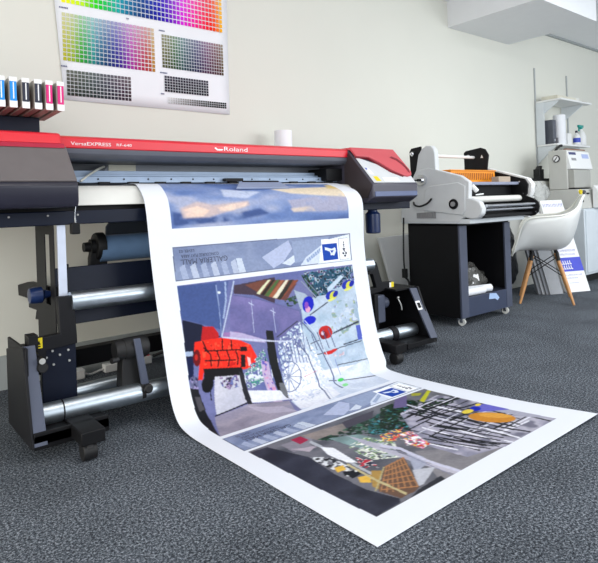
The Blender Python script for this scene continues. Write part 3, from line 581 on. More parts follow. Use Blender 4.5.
('p',(198,188,150),[(.2189,.8380),(.2055,.8973),(.2143,.8949),(.2284,.8350)]),
('p',(198,188,150),[(.2054,.8975),(.2021,.9504),(.2104,.9482),(.2143,.8947)]),
('c',[(150,150,166),(172,170,186),(190,188,200),(130,130,146)],(14,30),[(.6288,.7592),(.8722,.7446),(.9221,.8180),(.9349,.9007),(.8818,.9669),(.6341,.9634),(.4761,.9406),(.4695,.8637)]),
('s',[(40,60,46),(60,90,60),(30,36,36)],0.7,0.01,[(.7187,.7444),(.9114,.7669),(.8781,.7922),(.6608,.7886)]),
('p',(34,36,42),[(.7417,.7682),(.7530,.8287),(.7586,.8271),(.7475,.7663)]),
('p',(48,50,56),[(.5398,.8779),(.5732,.9404),(.5802,.9385),(.5469,.8756)]),
('p',(48,50,56),[(.5657,.8602),(.5658,.9368),(.5752,.9344),(.5757,.8572)]),
('p',(48,50,56),[(.5318,.8050),(.5378,.8564),(.5428,.8548),(.5370,.8033)]),
('p',(34,36,42),[(.5287,.8603),(.5320,.9423),(.5405,.9401),(.5378,.8576)]),
('p',(230,230,238),[(.6737,.8158),(.6839,.8642),(.6906,.8623),(.6804,.8137)]),
('p',(34,36,42),[(.6691,.9329),(.7000,1.0000),(.7000,1.0000),(.6794,.9304)]),
('p',(48,50,56),[(.5841,.8946),(.8406,.8924),(.8474,.8896),(.5890,.8922)]),
('p',(60,62,70),[(.7161,.8540),(.7100,.9003),(.7204,.8976),(.7269,.8510)]),
('p',(210,210,222),[(.7111,.7351),(.7095,.8173),(.7184,.8146),(.7206,.7319)]),
('p',(34,36,42),[(.7173,.8280),(.7278,.9144),(.7354,.9124),(.7253,.8256)]),
('p',(230,230,238),[(.5717,.8263),(.5745,.8778),(.5833,.8752),(.5808,.8234)]),
('p',(34,36,42),[(.6184,.8329),(.6555,.9050),(.6646,.9025),(.6276,.8298)]),
('p',(60,62,70),[(.6015,.8304),(.6390,.9004),(.6494,.8973),(.6120,.8268)]),
('p',(60,62,70),[(.7790,.7666),(.8041,.8204),(.8154,.8170),(.7904,.7627)]),
('p',(230,230,238),[(.9357,.8564),(.9295,.9095),(.9427,.9064),(.9493,.8530)]),
('p',(48,50,56),[(.6962,.9122),(.8242,.9121),(.8338,.9083),(.7044,.9086)]),
('p',(60,62,70),[(.7050,.7944),(.7182,.8630),(.7272,.8605),(.7143,.7914)]),
('p',(60,62,70),[(.6584,.8268),(.6561,.8847),(.6644,.8824),(.6671,.8242)]),
('p',(34,36,42),[(.7552,.8080),(.7884,.8861),(.7939,.8846),(.7608,.8062)]),
('p',(34,36,42),[(.6966,.8877),(1.0041,.8843),(1.0131,.8810),(.7030,.8848)]),
('p',(60,62,70),[(.7487,.8406),(.8840,.8367),(.8936,.8326),(.7570,.8367)]),
('p',(230,230,238),[(.5243,.8850),(.5384,.9375),(.5445,.9358),(.5306,.8831)]),
('p',(48,50,56),[(.5946,.7822),(.7458,.7803),(.7531,.7767),(.6007,.7788)]),
('p',(48,50,56),[(.6422,.7607),(.6565,.8116),(.6641,.8092),(.6500,.7580)]),
('p',(210,210,222),[(.6761,.7987),(.6722,.8881),(.6775,.8867),(.6818,.7970)]),
('p',(34,36,42),[(.5617,.9014),(.6041,.9522),(.6110,.9502),(.5686,.8992)]),
('p',(60,62,70),[(.6710,.7631),(.6913,.8482),(.6981,.8462),(.6781,.7607)]),
('p',(210,210,222),[(.5597,.8843),(.7014,.8880),(.7063,.8858),(.5638,.8822)]),
('p',(230,230,238),[(.6506,.9140),(.7999,.9196),(.8045,.9179),(.6545,.9123)]),
('p',(230,230,238),[(.6345,.9479),(.6500,1.0000),(.6500,1.0000),(.6442,.9454)]),
('p',(48,50,56),[(.4707,.8513),(.5071,.9083),(.5147,.9060),(.4782,.8486)]),
('p',(48,50,56),[(.6758,.8419),(.8528,.8435),(.8627,.8394),(.6839,.8381)]),
('p',(34,36,42),[(.7166,.7720),(.7127,.8496),(.7204,.8474),(.7248,.7694)]),
('p',(48,50,56),[(.7704,.8698),(.7849,.9121),(.7911,.9104),(.7766,.8680)]),
('p',(210,210,222),[(.6079,.8930),(.7918,.8984),(.7987,.8957),(.6135,.8905)]),
('p',(60,62,70),[(.5292,.8182),(.6610,.8130),(.6676,.8095),(.5349,.8149)]),
('p',(34,36,42),[(.6363,.7879),(.9197,.7740),(.9266,.7708),(.6413,.7851)]),
('p',(230,230,238),[(.7784,.7799),(1.0961,.7760),(1.1038,.7730),(.7840,.7772)]),
('p',(34,36,42),[(.8104,.8970),(1.0572,.9043),(1.0633,.9023),(.8151,.8952)]),
('p',(230,230,238),[(.6705,.9282),(.8232,.9349),(.8329,.9314),(.6786,.9248)]),
('p',(60,62,70),[(.8771,.8373),(.8727,.9218),(.8857,.9188),(.8908,.8336)]),
('p',(48,50,56),[(.7940,.8026),(.7825,.8762),(.7889,.8746),(.8008,.8007)]),
('p',(34,36,42),[(.5994,.8050),(.7837,.7970),(.7921,.7929),(.6062,.8012)]),
('p',(210,210,222),[(.6192,.7649),(.8300,.7611),(.8379,.7573),(.6255,.7614)]),
('p',(48,50,56),[(.6543,.7657),(.6550,.8558),(.6648,.8530),(.6648,.7622)]),
('p',(60,62,70),[(.7348,.9212),(.9789,.9218),(.9877,.9188),(.7414,.9184)]),
('p',(230,230,238),[(.6746,.9258),(.8863,.9267),(.8947,.9237),(.6811,.9229)]),
('p',(60,62,70),[(.7779,.8004),(.7654,.8859),(.7714,.8844),(.7843,.7986)]),
('p',(60,62,70),[(.6875,.7540),(.7067,.8370),(.7182,.8335),(.6994,.7498)]),
('p',(34,36,42),[(.6274,.8405),(.8108,.8350),(.8154,.8329),(.6311,.8386)]),
('p',(60,62,70),[(.5923,.9046),(.5890,.9542),(.5940,.9530),(.5975,.9032)]),
('p',(60,62,70),[(.7207,.9065),(.7379,.9597),(.7480,.9572),(.7311,.9036)]),
('p',(210,210,222),[(.8828,.8715),(1.1150,.8759),(1.1295,.8712),(.8943,.8671)]),
('p',(230,230,238),[(.4701,.8412),(.4978,.9185),(.5052,.9163),(.4778,.8386)]),
('p',(230,230,238),[(.6894,.8908),(.6757,.9683),(.6855,.9661),(.7001,.8880)]),
('p',(48,50,56),[(.6193,.8151),(.6203,.8652),(.6296,.8626),(.6289,.8121)]),
('p',(210,210,222),[(.6753,.8564),(.8577,.8590),(.8649,.8562),(.6812,.8537)]),
('p',(60,62,70),[(.8126,.8658),(.8281,.9179),(.8347,.9162),(.8193,.8639)]),
('p',(230,230,238),[(.6262,.8733),(.6210,.9400),(.6311,.9375),(.6369,.8703)]),
('p',(60,62,70),[(.8124,.8269),(.8384,.8602),(.8486,.8573),(.8226,.8238)]),
('p',(230,230,238),[(.7609,.7780),(.7696,.8306),(.7817,.8271),(.7734,.7740)]),
('p',(48,50,56),[(.8479,.8467),(.8336,.9000),(.8464,.8970),(.8612,.8432)]),
('p',(210,210,222),[(.5240,.8376),(.7544,.8303),(.7598,.8277),(.5280,.8353)]),
('p',(60,62,70),[(.7915,.8134),(.8078,.8519),(.8137,.8502),(.7974,.8115)]),
('p',(48,50,56),[(.5234,.8595),(.7412,.8544),(.7491,.8507),(.5294,.8562)]),
('p',(34,36,42),[(.5804,.9104),(.6280,.9696),(.6353,.9676),(.5877,.9081)]),
('p',(230,230,238),[(.6517,.8941),(.8653,.8923),(.8706,.8902),(.6559,.8922)]),
('p',(48,50,56),[(.7499,.8902),(.7508,.9273),(.7619,.9246),(.7612,.8872)]),
('p',(60,62,70),[(.6551,.8060),(.8874,.8051),(.8934,.8026),(.6598,.8037)]),
('p',(46,48,54),[(.5031,.8565),(.5608,.9493),(.5671,.9476),(.5095,.8543)]),
('p',(46,48,54),[(.5324,.8550),(.5829,.9476),(.5894,.9458),(.5391,.8528)]),
('p',(46,48,54),[(.5625,.8535),(.6056,.9459),(.6123,.9441),(.5694,.8512)]),
('p',(46,48,54),[(.5933,.8519),(.6287,.9440),(.6356,.9422),(.6005,.8496)]),
('p',(46,48,54),[(.6249,.8503),(.6524,.9422),(.6595,.9404),(.6323,.8480)]),
('p',(46,48,54),[(.6574,.8486),(.6766,.9403),(.6839,.9385),(.6650,.8463)]),
('p',(46,48,54),[(.6907,.8469),(.7014,.9384),(.7089,.9365),(.6986,.8446)]),
('p',(46,48,54),[(.7249,.8451),(.7267,.9364),(.7344,.9345),(.7331,.8428)]),
('p',(46,48,54),[(.7600,.8433),(.7527,.9343),(.7606,.9324),(.7685,.8410)]),
('p',(46,48,54),[(.7960,.8415),(.7793,.9322),(.7875,.9303),(.8048,.8391)]),
('p',(40,42,48),[(.6137,.7802),(.8971,.7863),(.9105,.7807),(.6237,.7750)]),
('p',(40,42,48),[(.6194,.8051),(.8782,.8257),(.8882,.8219),(.6271,.8014)]),
('p',(64,66,72),[(.8846,.8296),(.8546,.9656),(.8648,.9635),(.8961,.8265)]),
('p',(176,176,190),[(.9221,.8180),(.9420,.8750),(.8882,.9574),(.8589,.9214),(.8506,.8654)]),
('p',(120,118,200),[(.8607,.8245),(.9113,.8407),(.8949,.8825),(.8152,.8518)]),
('p',(206,148,62),[(.8232,.9126),(.8046,.9147),(.7844,.9116),(.7651,.9040),(.7492,.8930),(.7389,.8802),(.7358,.8674),(.7408,.8565),(.7535,.8491),(.7723,.8464),(.7942,.8491),(.8157,.8568),(.8330,.8682),(.8431,.8816),(.8444,.8948),(.8372,.9057),(.8232,.9126)]),
('p',(222,170,84),[(.8370,.9025),(.8273,.9029),(.8157,.8999),(.8037,.8939),(.7929,.8857),(.7850,.8767),(.7811,.8681),(.7820,.8611),(.7877,.8570),(.7975,.8564),(.8099,.8593),(.8228,.8654),(.8341,.8737),(.8419,.8829),(.8451,.8917),(.8433,.8985),(.8370,.9025)]),
('p',(40,56,180),[(.8425,.8441),(.8336,.8461),(.8243,.8468),(.8162,.8461),(.8103,.8440),(.8076,.8409),(.8084,.8373),(.8126,.8336),(.8198,.8305),(.8287,.8284),(.8381,.8276),(.8465,.8283),(.8526,.8304),(.8554,.8335),(.8544,.8372),(.8499,.8409),(.8425,.8441)]),
('p',(226,206,90),[(.8133,.8397),(.8054,.8416),(.7957,.8426),(.7854,.8425),(.7763,.8413),(.7695,.8392),(.7661,.8366),(.7667,.8338),(.7711,.8312),(.7787,.8292),(.7885,.8282),(.7989,.8282),(.8083,.8294),(.8152,.8315),(.8186,.8342),(.8179,.8371),(.8133,.8397)]),
('p',(226,206,90),[(.8840,.8312),(.8791,.8325),(.8733,.8332),(.8675,.8333),(.8626,.8327),(.8592,.8316),(.8579,.8301),(.8588,.8284),(.8619,.8268),(.8667,.8256),(.8725,.8248),(.8784,.8247),(.8834,.8253),(.8869,.8264),(.8882,.8279),(.8872,.8296),(.8840,.8312)]),
('p',(196,196,60),[(.7783,.7416),(.8990,.7137),(.9005,.7208),(.7774,.7522)]),
('p',(170,170,70),[(.8248,.7036),(.8585,.7160),(.8289,.7236),(.8023,.7149)]),
('p',(120,110,150),[(.7401,.7013),(.7992,.7045),(.6970,.7457),(.6523,.7345)]),
('s',[(220,80,60),(60,80,200),(240,200,80),(230,120,180),(240,240,240)],0.75,0.008,[(.4731,.8178),(.5326,.8194),(.4886,.8744),(.4468,.8787),(.4340,.8535)]),
('s',[(220,80,90),(240,220,120),(90,90,160)],0.7,0.008,[(.4383,.7994),(.4975,.8006),(.5443,.8047),(.4431,.8306),(.4064,.8205)]),
('p',(206,206,222),[(.3737,.8283),(.3950,.8571),(.4098,.8516),(.3885,.8223)]),
('p',(206,206,222),[(.3949,.8566),(.3797,.9154),(.3937,.9118),(.4099,.8521)]),
('p',(206,206,222),[(.3797,.9157),(.3851,.9614),(.3985,.9578),(.3937,.9115)]),
('p',(150,150,170),[(.3662,.8319),(.3839,.8621),(.3884,.8605),(.3707,.8302)]),
('p',(150,150,170),[(.3839,.8619),(.3677,.9207),(.3719,.9196),(.3884,.8606)]),
('p',(150,150,170),[(.3677,.9207),(.3582,.9612),(.3622,.9602),(.3719,.9196)]),
('p',(60,60,68),[(.0486,.7099),(.0731,.9583),(.0748,.9578),(.0509,.7088)]),
('p',(60,60,68),[(.0792,.9591),(.8897,.9651),(.8932,.9639),(.0802,.9582)])]
# ---------------------------------------------------------------- the wide printer
P=thing('large_format_printer','wide red and black inkjet printer on a wheeled stand, feeding out the long poster','printer',(1.4,2.45,0))
XL,XR=.68,2.33
part('left_cover',B().prism([(2.2,.898),(2.188,.915),(2.186,.98),(2.20,1.0),(2.322,1.135),(2.80,1.135),(2.80,.898)],'x',-.2,XL+.014),mat('cover_navy',(34,34,48),.38),P,.006)
part('slope_sheen',B().slab([(-.2,2.190,1.0),(XL+.010,2.190,1.0),(XL+.010,2.318,1.142),(-.2,2.318,1.142)],(0,.006,-.006)),mat('slope_sheen_grey',(104,98,98),.32),P,.002,'sloping front face, its grey reflection put into the colour')  # reflection on the slope painted as a grey plate over the navy cover
part('trim_strip',B().prism([(2.306,1.134),(2.318,1.153),(2.80,1.153),(2.80,1.134)],'x',-.2,XL+.004),CRIM,P,.002)
part('lid',B().prism([(2.328,1.153),(2.350,1.196),(2.375,1.202),(2.80,1.202),(2.80,1.153)],'x',-.2,XL),RED,P,.006,'red lid of the left cover')
part('main_cover',B().prism([(2.402,1.146),(2.402,1.188),(2.418,1.198),(2.80,1.198),(2.80,1.146)],'x',XL-.02,XR+.004),RED,P,.004,'long red top cover')
part('cover_skirt',B().prism([(2.404,1.146),(2.408,1.124),(2.425,1.108),(2.46,1.102),(2.80,1.102),(2.80,1.146)],'x',XL-.01,XR+.004),mat('skirt_grey',(92,94,104),.35),P,.003)
part('series_lettering',text_on('VersaEXPRESS',.021,(.735,2.4012,1.159),(1,0,0),(0,0,1),None,.170),LABW,P,smoothf=False)
part('model_lettering',text_on('RF-640',.016,(.928,2.4012,1.161),(1,0,0),(0,0,1),None,.068),LABW,P,smoothf=False)
part('maker_lettering',text_on('Roland',.030,(1.472,2.4012,1.158),(1,0,0),(0,0,1),None,.140),LABW,P,smoothf=False)
part('maker_mark',B().slab([(1.420,2.4012,1.170),(1.436,2.4012,1.159),(1.464,2.4012,1.159),(1.472,2.4012,1.166),(1.440,2.4012,1.166),(1.428,2.4012,1.175)],(0,-.0006,0)),LABW,P)
part('inner_panel',B().box(XL,XR,2.66,2.68,.98,1.102).box(XL,XR,2.60,2.66,.995,1.012),mat('inner_grey',(120,126,136),.4),P)
part('dark_panel',B().prism([(.70,1.03),(.70,1.10),(.985,1.10),(.93,1.03)],'y',2.652,2.66),mat('inner_dark',(44,50,62),.4),P)
part('window_panel',B().box(.985,1.12,2.655,2.66,1.03,1.10),mat('inner_cream',(214,212,196),.5),P)
part('carriage',B().box(2.20,2.325,2.45,2.62,1.012,1.083),BLACK,P,.004)
part('guide_rail',B().box(XL,XR,2.50,2.56,1.006,1.034).box(XL,XR,2.53,2.58,1.036,1.046).box(XL,XR,2.56,2.6,1.046,1.064),mat('rail_blue',(150,168,192),.45,.1),P,.0015,'pale blue metal guide rail')
for k in range(14): part('rail_screw',B().cyl((.76+.118*k,2.500,1.022),(.76+.118*k,2.497,1.022),.004,n=8),DARK,P)
for k in range(12):
    part('pinch_roller',B().box(.74+.135*k,.79+.135*k,2.478,2.502,.9985,1.009),BLACK,P,.001)
part('flat_cable',B().tube([(.80,2.495,1.012),(.84,2.51,1.04),(.90,2.56,1.07),(.95,2.62,1.088)],.005),mat('cable_pale',(200,200,190),.5),P)
part('media_clamp',B().slab([(1.545,2.382,.995),(1.798,2.382,.995),(1.815,2.322,.962),(1.488,2.322,.962)],(0,-.004,.009)),mat('clamp_blue',(142,154,182),.4),P,.002,'grey blue clamp plate on the poster edge')
part('clamp_rib',B().cyl((1.56,2.374,1.003),(1.785,2.374,1.003),.005,n=8),BLACK,P)
part('clamp_block',B().box(1.52,1.63,2.47,2.50,1.010,1.026),DARK,P,.002)
part('platen',B().prism([(2.62,.990),(2.44,.990),(2.40,.984),(2.378,.965),(2.358,.93),(2.348,.905),(2.60,.905)],'x',XL,XR),OFFW,P,.003,'cream curved platen')
part('gap_channel',B().box(-.2,2.78,2.39,2.74,.884,.906),BLACK,P)
part('beam',B().box(-.2,2.815,2.345,2.74,.829,.885),NAVY,P,.004)
for x in (.48,.62,.735): part('beam_screw',B().cyl((x,2.345,.868),(x,2.340,.868),.004,n=10),GREY,P)
part('lock_lever',B().box(.664,.695,2.19,2.22,.795,.838),BLACK,P,.003)
part('lever_rod',B().tube([(.684,2.20,.90),(.681,2.203,.87),(.683,2.205,.836)],.0025),CHROME,P)
# right end cap with the control panel
part('right_cover',B().prism([(2.26,.872),(2.205,.903),(2.204,.979),(2.405,1.190),(2.80,1.190),(2.80,.872)],'x',XR,2.722),mat('cap_grey',(70,68,80),.38),P,.005)
def sl(x,t,d=0): # point on the sloping cap face, d out of it
    return (x,2.204+.201*t-.73*d,.979+.213*t+.683*d)
NV=(0,-.73*.005,.683*.005)
def spanel(pts,d,th): 
    return B().slab([sl(x,t,d) for x,t in pts],(0,-.73*th,.683*th))
part('control_panel',spanel([(2.345,.03),(2.71,.03),(2.716,.25),(2.64,.33),(2.345,.78)],.0005,.004),LGREY,P,.002,'light grey control panel')
part('red_flap',spanel([(2.34,1.02),(2.345,.76),(2.445,.745),(2.50,.59),(2.56,.36),(2.63,.215),(2.67,.185),(2.708,.215),(2.726,.30),(2.730,.42),(2.728,1.02)],.004,.014),PINK,P,.004,'faded red flap with a curved tongue')
part('flap_top',B().prism([(2.392,1.19),(2.400,1.205),(2.80,1.205),(2.80,1.19)],'x',2.335,2.728),PINK,P,.004)
part('flap_edge',spanel([(2.34,.752),(2.443,.737),(2.498,.58),(2.558,.35),(2.63,.205),(2.63,.185),(2.55,.325),(2.486,.56),(2.438,.715),(2.34,.735)],.003,.012),DRED,P)
part('finger_groove',spanel([(2.628,.735),(2.652,.77),(2.690,.70),(2.712,.56),(2.718,.38),(2.702,.26),(2.694,.30),(2.698,.42),(2.690,.53),(2.668,.65),(2.645,.70)],.0185,.0012),DRED,P)
part('warning_sticker',spanel([(2.372,.20),(2.405,.20),(2.412,.065),(2.372,.065)],.005,.0008),YEL,P,0,'yellow warning sticker')
part('keypad_label',spanel([(2.44,.17),(2.575,.165),(2.575,.055),(2.44,.055)],.005,.0008).slab([sl(2.352,.42,.005),sl(2.385,.42,.005),sl(2.392,.26,.005),sl(2.362,.26,.005)],(0,-.0006,.0006)),LABW,P,0,'white label strip')
part('indicator',spanel([(2.355,.44),(2.366,.44),(2.366,.39),(2.355,.39)],.006,.0008),LABB,P)
part('cap_band',B().box(2.345,2.715,2.200,2.206,.908,.936),mat('band_blue',(86,98,134),.35),P,.001,'blue grey band along the cap')
part('side_cheek',B().prism([(2.245,.90),(2.208,.975),(2.39,1.172),(2.43,1.14),(2.43,.90)],'x',XR-.004,XR),mat('cheek_brown',(58,50,52),.4),P)
part('waste_bottle',B().lathe((2.525,2.40,.683),[(.036,0),(.045,.006),(.046,.09),(.046,.12),(.030,.135),(.028,.147)],n=20),BLUEP,P,0,'dark blue waste ink bottle under the right end')
# ink cartridge holder
part('cartridge_holder',B().box(-.2,.668,2.60,2.80,1.2015,1.295).box(-.2,.655,2.70,2.80,1.29,1.44),NAVY,P,.004)
# stand
def leg(s,x0):
    b=B(); x1=x0+.005
    b.box(x0,x1,2.505,2.645,.12,.829).box(x0,x1,2.375,2.435,.12,.829).box(x0,x1,2.43,2.51,.79,.829).box(x0,x1,2.43,2.51,.12,.50)
    return b
for s,x0 in ((0,.645),(1,2.285)):
    L=part('leg',leg(s,x0),DARK,P,.001)
    part('leg_flange',B().box(x0+.014,x0+.046,2.364,2.376,.12,.829),mat('flange_lit',(206,214,232),.4,.2),L,.001,'front flange of the leg, window light put into its pale colour')  # window light on the leg front is painted as this pale colour
    part('foot',B().box(x0-.030,x0+.055,2.005,2.78,.060,.108),BLACK,P,.004)
    for cy in (2.035,2.70):
        C=part('caster',B().cyl((x0-.022,cy,.032),(x0+.026,cy,.032),.032,n=22).prism([(cy-.03,.045),(cy-.02,.062),(cy+.02,.062),(cy+.03,.040)],'x',x0-.010,x0+.014),RUB,P,.003)
        part('caster_bolt',B().cyl((x0+.026,cy,.032),(x0+.031,cy,.032),.012,n=14).cyl((x0+.002,cy,.05),(x0+.002,cy,.064),.008,n=10),CHROME,C)
part('cross_member',B().box(.61,2.33,2.60,2.66,.18,.26),BLACK,P,.003)
part('paper_guide',B().prism([(2.425,.41),(2.47,.645),(2.482,.645),(2.437,.41)],'x',.672,2.25),NAVY,P,.002,'dark navy sheet metal paper guide')
part('guide_stub',B().box(.70,.728,2.462,2.482,.640,.660),BLACK,P)
# rear media roll on its holder
part('media_roll',B().cyl((.93,2.68,.700),(2.25,2.68,.700),.064,n=40),FROST,P,0,'blue grey roll of media at the back')
part('roll_hub',B().lathe((.862,2.68,.712),[(.022,0),(.024,.028),(.036,.030),(.036,.05),(.062,.052),(.066,.062),(.066,.09)],'x',28),RUB,P)
part('hub_stand',B().prism([(.88,.50),(.885,.66),(.90,.72),(.95,.72),(.965,.66),(.968,.50)],'y',2.66,2.70),RUB,P,.003)
part('roll_cover',B().prism([(1.0,.80),(1.02,.829),(2.25,.829),(2.25,.64),(.99,.64)],'y',2.76,2.77),mat('roll_cover_grey',(66,72,80),.5),P,.002)
# stepped bracket behind the left leg
part('tension_bracket',B().prism([(3.075,.525),(2.88,.556),(2.60,.560),(2.42,.575),(2.42,.44),(2.76,.395),(2.735,.440),(2.87,.436),(2.87,.478),(3.07,.472)],'x',.660,.690),DARK,P,.003)
part('tension_knob',B().lathe((.565,2.46,.545),[(.012,0),(.03,.004),(.034,.02),(.034,.05),(.02,.06),(.012,.085)],'x',20),BLUEP,P)
DL,DC,DR=(.034,.129,-.037),(.051,.126,-.038),(.115,.126,-.036)
# take-up unit, left
part('motor_box',B().box(.452,.462,2.06,2.34,.09,.43).prism([(2.34,.09),(2.34,.385),(2.095,.432),(2.072,.432),(1.985,.092)],'x',.446,.456).move(DL),DARK,P,.002)
part('box_flange',B().slab([(.452,2.092,.432),(.494,2.092,.432),(.500,1.986,.098),(.456,1.986,.098)],(0,.012,0)).move(DL),SLATE,P,.0015)
part('box_floor',B().box(.456,.72,1.99,2.30,.085,.135).box(.456,.72,1.99,2.0,.10,.145).move(DL),BLACK,P,.002)
part('box_top',B().box(.456,.51,2.10,2.33,.378,.395).box(.478,.512,2.12,2.18,.40,.462).move(DL),BLACK,P,.002)
A=part('tube_arm',B().prism([(.51,.436),(.608,.440),(.602,.585),(.664,.582),(.672,.42),(.672,.392),(.555,.385),(.552,.33),(.515,.33)],'y',2.18,2.215).move(DL),DARK,P,.003)
part('warning_sticker',B().box(.516,.541,2.1785,2.18,.398,.438).move(DL),YEL,A,0,'yellow warning sticker')
part('sticker_mark',B().slab([(.5285,2.1782,.430),(.5345,2.1782,.412),(.5225,2.1782,.412)],(0,.0003,0)).box(.523,.534,2.1782,2.1785,.403,.408).move(DL),BLACK,A)
part('side_plate',B().box(.545,.676,2.215,2.232,.14,.40).move(DL),NAVY,P,.002)
for x,z in ((.585,.372),(.612,.352),(.645,.365),(.588,.318),(.648,.322),(.562,.35)): part('plate_screw',B().cyl((x,2.215,z),(x,2.209,z),.0045,n=10).move(DL),SCREWM,P)
part('clamp_knob',B().lathe((.51,2.055,.352),[(.016,0),(.02,.006),(.02,.03),(.012,.036)],'y',16).cyl((.506,2.05,.378),(.506,2.09,.378),.012,n=14).move(DL),RUB,P)
part('knob_cap',B().cyl((.506,2.046,.379),(.506,2.05,.379),.011,n=14).move(DL),SCREWM,P)
part('guide_tube',B().cyl((.69,2.332,.521),(2.42,2.332,.505),.038,n=32),STEEL,P,0,'shiny upper guide tube')
T=part('front_tube',B().cyl((.528,2.226,.134),(2.665,2.226,.097),.039,n=32),STEEL,P,0,'shiny front take-up tube')
part('tube_collar',B().cyl((.612,2.226,.1325),(.617,2.226,.1324),.0405,n=32),DARK,T)
part('tube_collar',B().cyl((2.44,2.226,.101),(2.485,2.226,.100),.045,n=32),DARK,T)
part('rear_tube',B().cyl((.572,2.417,.128),(.917,2.417,.132),.030,n=24),STEEL,P)
# core holder standing on the tubes
H_=part('core_holder',B().prism([(.808,.31),(.80,.19),(.90,.17),(.915,.20),(.90,.30),(.88,.36),(.83,.36)],'y',2.11,2.17).move(DC),RUB,P,.004)
part('core_drum',B().lathe((.782,2.13,.346),[(.036,0),(.040,.006),(.040,.035),(.043,.037),(.046,.055),(.046,.125),(.042,.137)],'x',28).move(DC),RUB,H_)
part('drum_strap',B().prism([(.845,.392),(.873,.392),(.905,.196),(.872,.196)],'y',2.076,2.088).move(DC),SLATE,H_,.003)
part('strap_knob',B().lathe((.890,2.045,.186),[(.014,0),(.019,.005),(.019,.02),(.01,.034)],'y',16).cyl((.868,2.1,.169),(.884,2.1,.169),.041,n=28).move(DC),RUB,H_)
part('side_knob',B().cyl((.755,2.09,.318),(.785,2.10,.318),.011,n=14).cyl((.785,2.10,.318),(.812,2.12,.318),.004,n=8).move(DC),RUB,H_)
# take-up unit, right
part('motor_box',B().prism([(2.34,.06),(2.34,.385),(2.095,.388),(2.08,.388),(1.965,.07)],'x',2.575,2.59).move(DR),BLACK,P,.002)
part('box_flange',B().slab([(2.512,2.085,.386),(2.584,2.085,.380),(2.607,1.965,.092),(2.545,1.965,.098)],(0,.012,0)).move(DR),SLATE,P,.0015)
part('rating_label',B().slab([(2.508,2.048,.312),(2.548,2.048,.312),(2.552,2.028,.262),(2.512,2.028,.262)],(0,-.002,-.001)).move(DR),LABW,P,0,'small white label on the box front')
part('label_square',B().slab([(2.517,2.041,.302),(2.540,2.041,.302),(2.543,2.030,.274),(2.520,2.030,.274)],(0,-.0026,-.0012)).move(DR),BLACK,P)
part('box_floor',B().slab([(2.34,1.97,.068),(2.606,1.97,.068),(2.606,2.30,.068),(2.34,2.30,.068)],(0,0,.03)).move(DR),BLACK,P,.002)
part('box_back',B().box(2.34,2.59,2.30,2.315,.07,.385).move(DR),BLACK,P)
part('box_top',B().box(2.40,2.585,2.10,2.30,.378,.390).move(DR),BLACK,P,.001)
A=part('tube_arm',B().prism([(2.262,.557),(2.335,.554),(2.380,.43),(2.477,.422),(2.48,.385),(2.335,.37),(2.255,.37),(2.255,.40),(2.33,.402),(2.30,.486),(2.265,.486)],'y',2.185,2.215).move(DR),DARK,P,.003)
part('warning_sticker',B().box(2.455,2.479,2.1835,2.185,.386,.421).move(DR),YEL,A,0,'yellow warning sticker')
part('sticker_margin',B().box(2.440,2.455,2.1835,2.185,.388,.420).move(DR),LABW,A)
part('motor',B().box(2.29,2.385,2.17,2.27,.19,.355).cyl((2.385,2.21,.30),(2.43,2.21,.30),.035,n=22).move(DR),SLATE,P,.008)
part('motor_bracket',B().box(2.262,2.292,2.14,2.29,.10,.372).move(DR),BLACK,P,.004)
part('release_rod',B().tube([(2.44,2.12,.33),(2.455,2.11,.29),(2.46,2.11,.26)],.004).ball((2.44,2.118,.335),.008,10).move(DR),SCREWM,P)
# ---------------------------------------------------------------- printed sheet
PICS=[[(.088,.075),(.914,.075),(.914,.201),(.0875,.201)],[(.081,.2355),(.918,.2365),(.918,.3015),(.079,.3005)],[(.0825,.3090),(.915,.3105),(.913,.395),(.896,.6235),(.070,.6265),(.081,.36)],[(.066,.6355),(.909,.6355),(.907,.6985),(.066,.6985)],[(.0705,.7045),(.9025,.7045),(.8915,.9605),(.0797,.9590)]]
NU,NVR=420,1000
CL=np.array(curve(SHEET_L,NVR)); CR=np.array(curve(SHEET_R,NVR))
uu=np.linspace(0,1,NU); vv=np.linspace(0,1,NVR)
XYZ=(CL[:,None,:]*(1-uu)[None,:,None]+CR[:,None,:]*uu[None,:,None])
UU,VV=np.meshgrid(uu,vv)
rs=np.random.RandomState(3)
def vnoise(su,sv):
    nu,nv=max(2,int(su)+2),max(2,int(sv)+2); g=rs.rand(nv,nu)
    a=UU*su; b=VV*sv; i=a.astype(int); j=b.astype(int); fa=a-i; fb=b-j; fa=fa*fa*(3-2*fa); fb=fb*fb*(3-2*fb)
    return (g[j,i]*(1-fa)+g[j,i+1]*fa)*(1-fb)+(g[j+1,i]*(1-fa)+g[j+1,i+1]*fa)*fb
def inside(pts):
    x=np.array([p[0] for p in pts]); y=np.array([p[1] for p in pts])
    m=(UU>=x.min())&(UU<=x.max())&(VV>=y.min())&(VV<=y.max()); r=np.zeros(UU.shape,bool); X=UU[m]; Y=VV[m]; c=np.zeros(X.shape,bool); n=len(x); j=n-1
    for i in range(n):
        if y[i]!=y[j]:
            q=((y[i]>Y)!=(y[j]>Y))&(X<(x[j]-x[i])*(Y-y[i])/(y[j]-y[i])+x[i]); c^=q
        j=i
    r[m]=c; return r
INK=np.empty((NVR,NU,3)); INK[:]=lin((228,232,240))
LC=lambda c: np.array(lin(c))
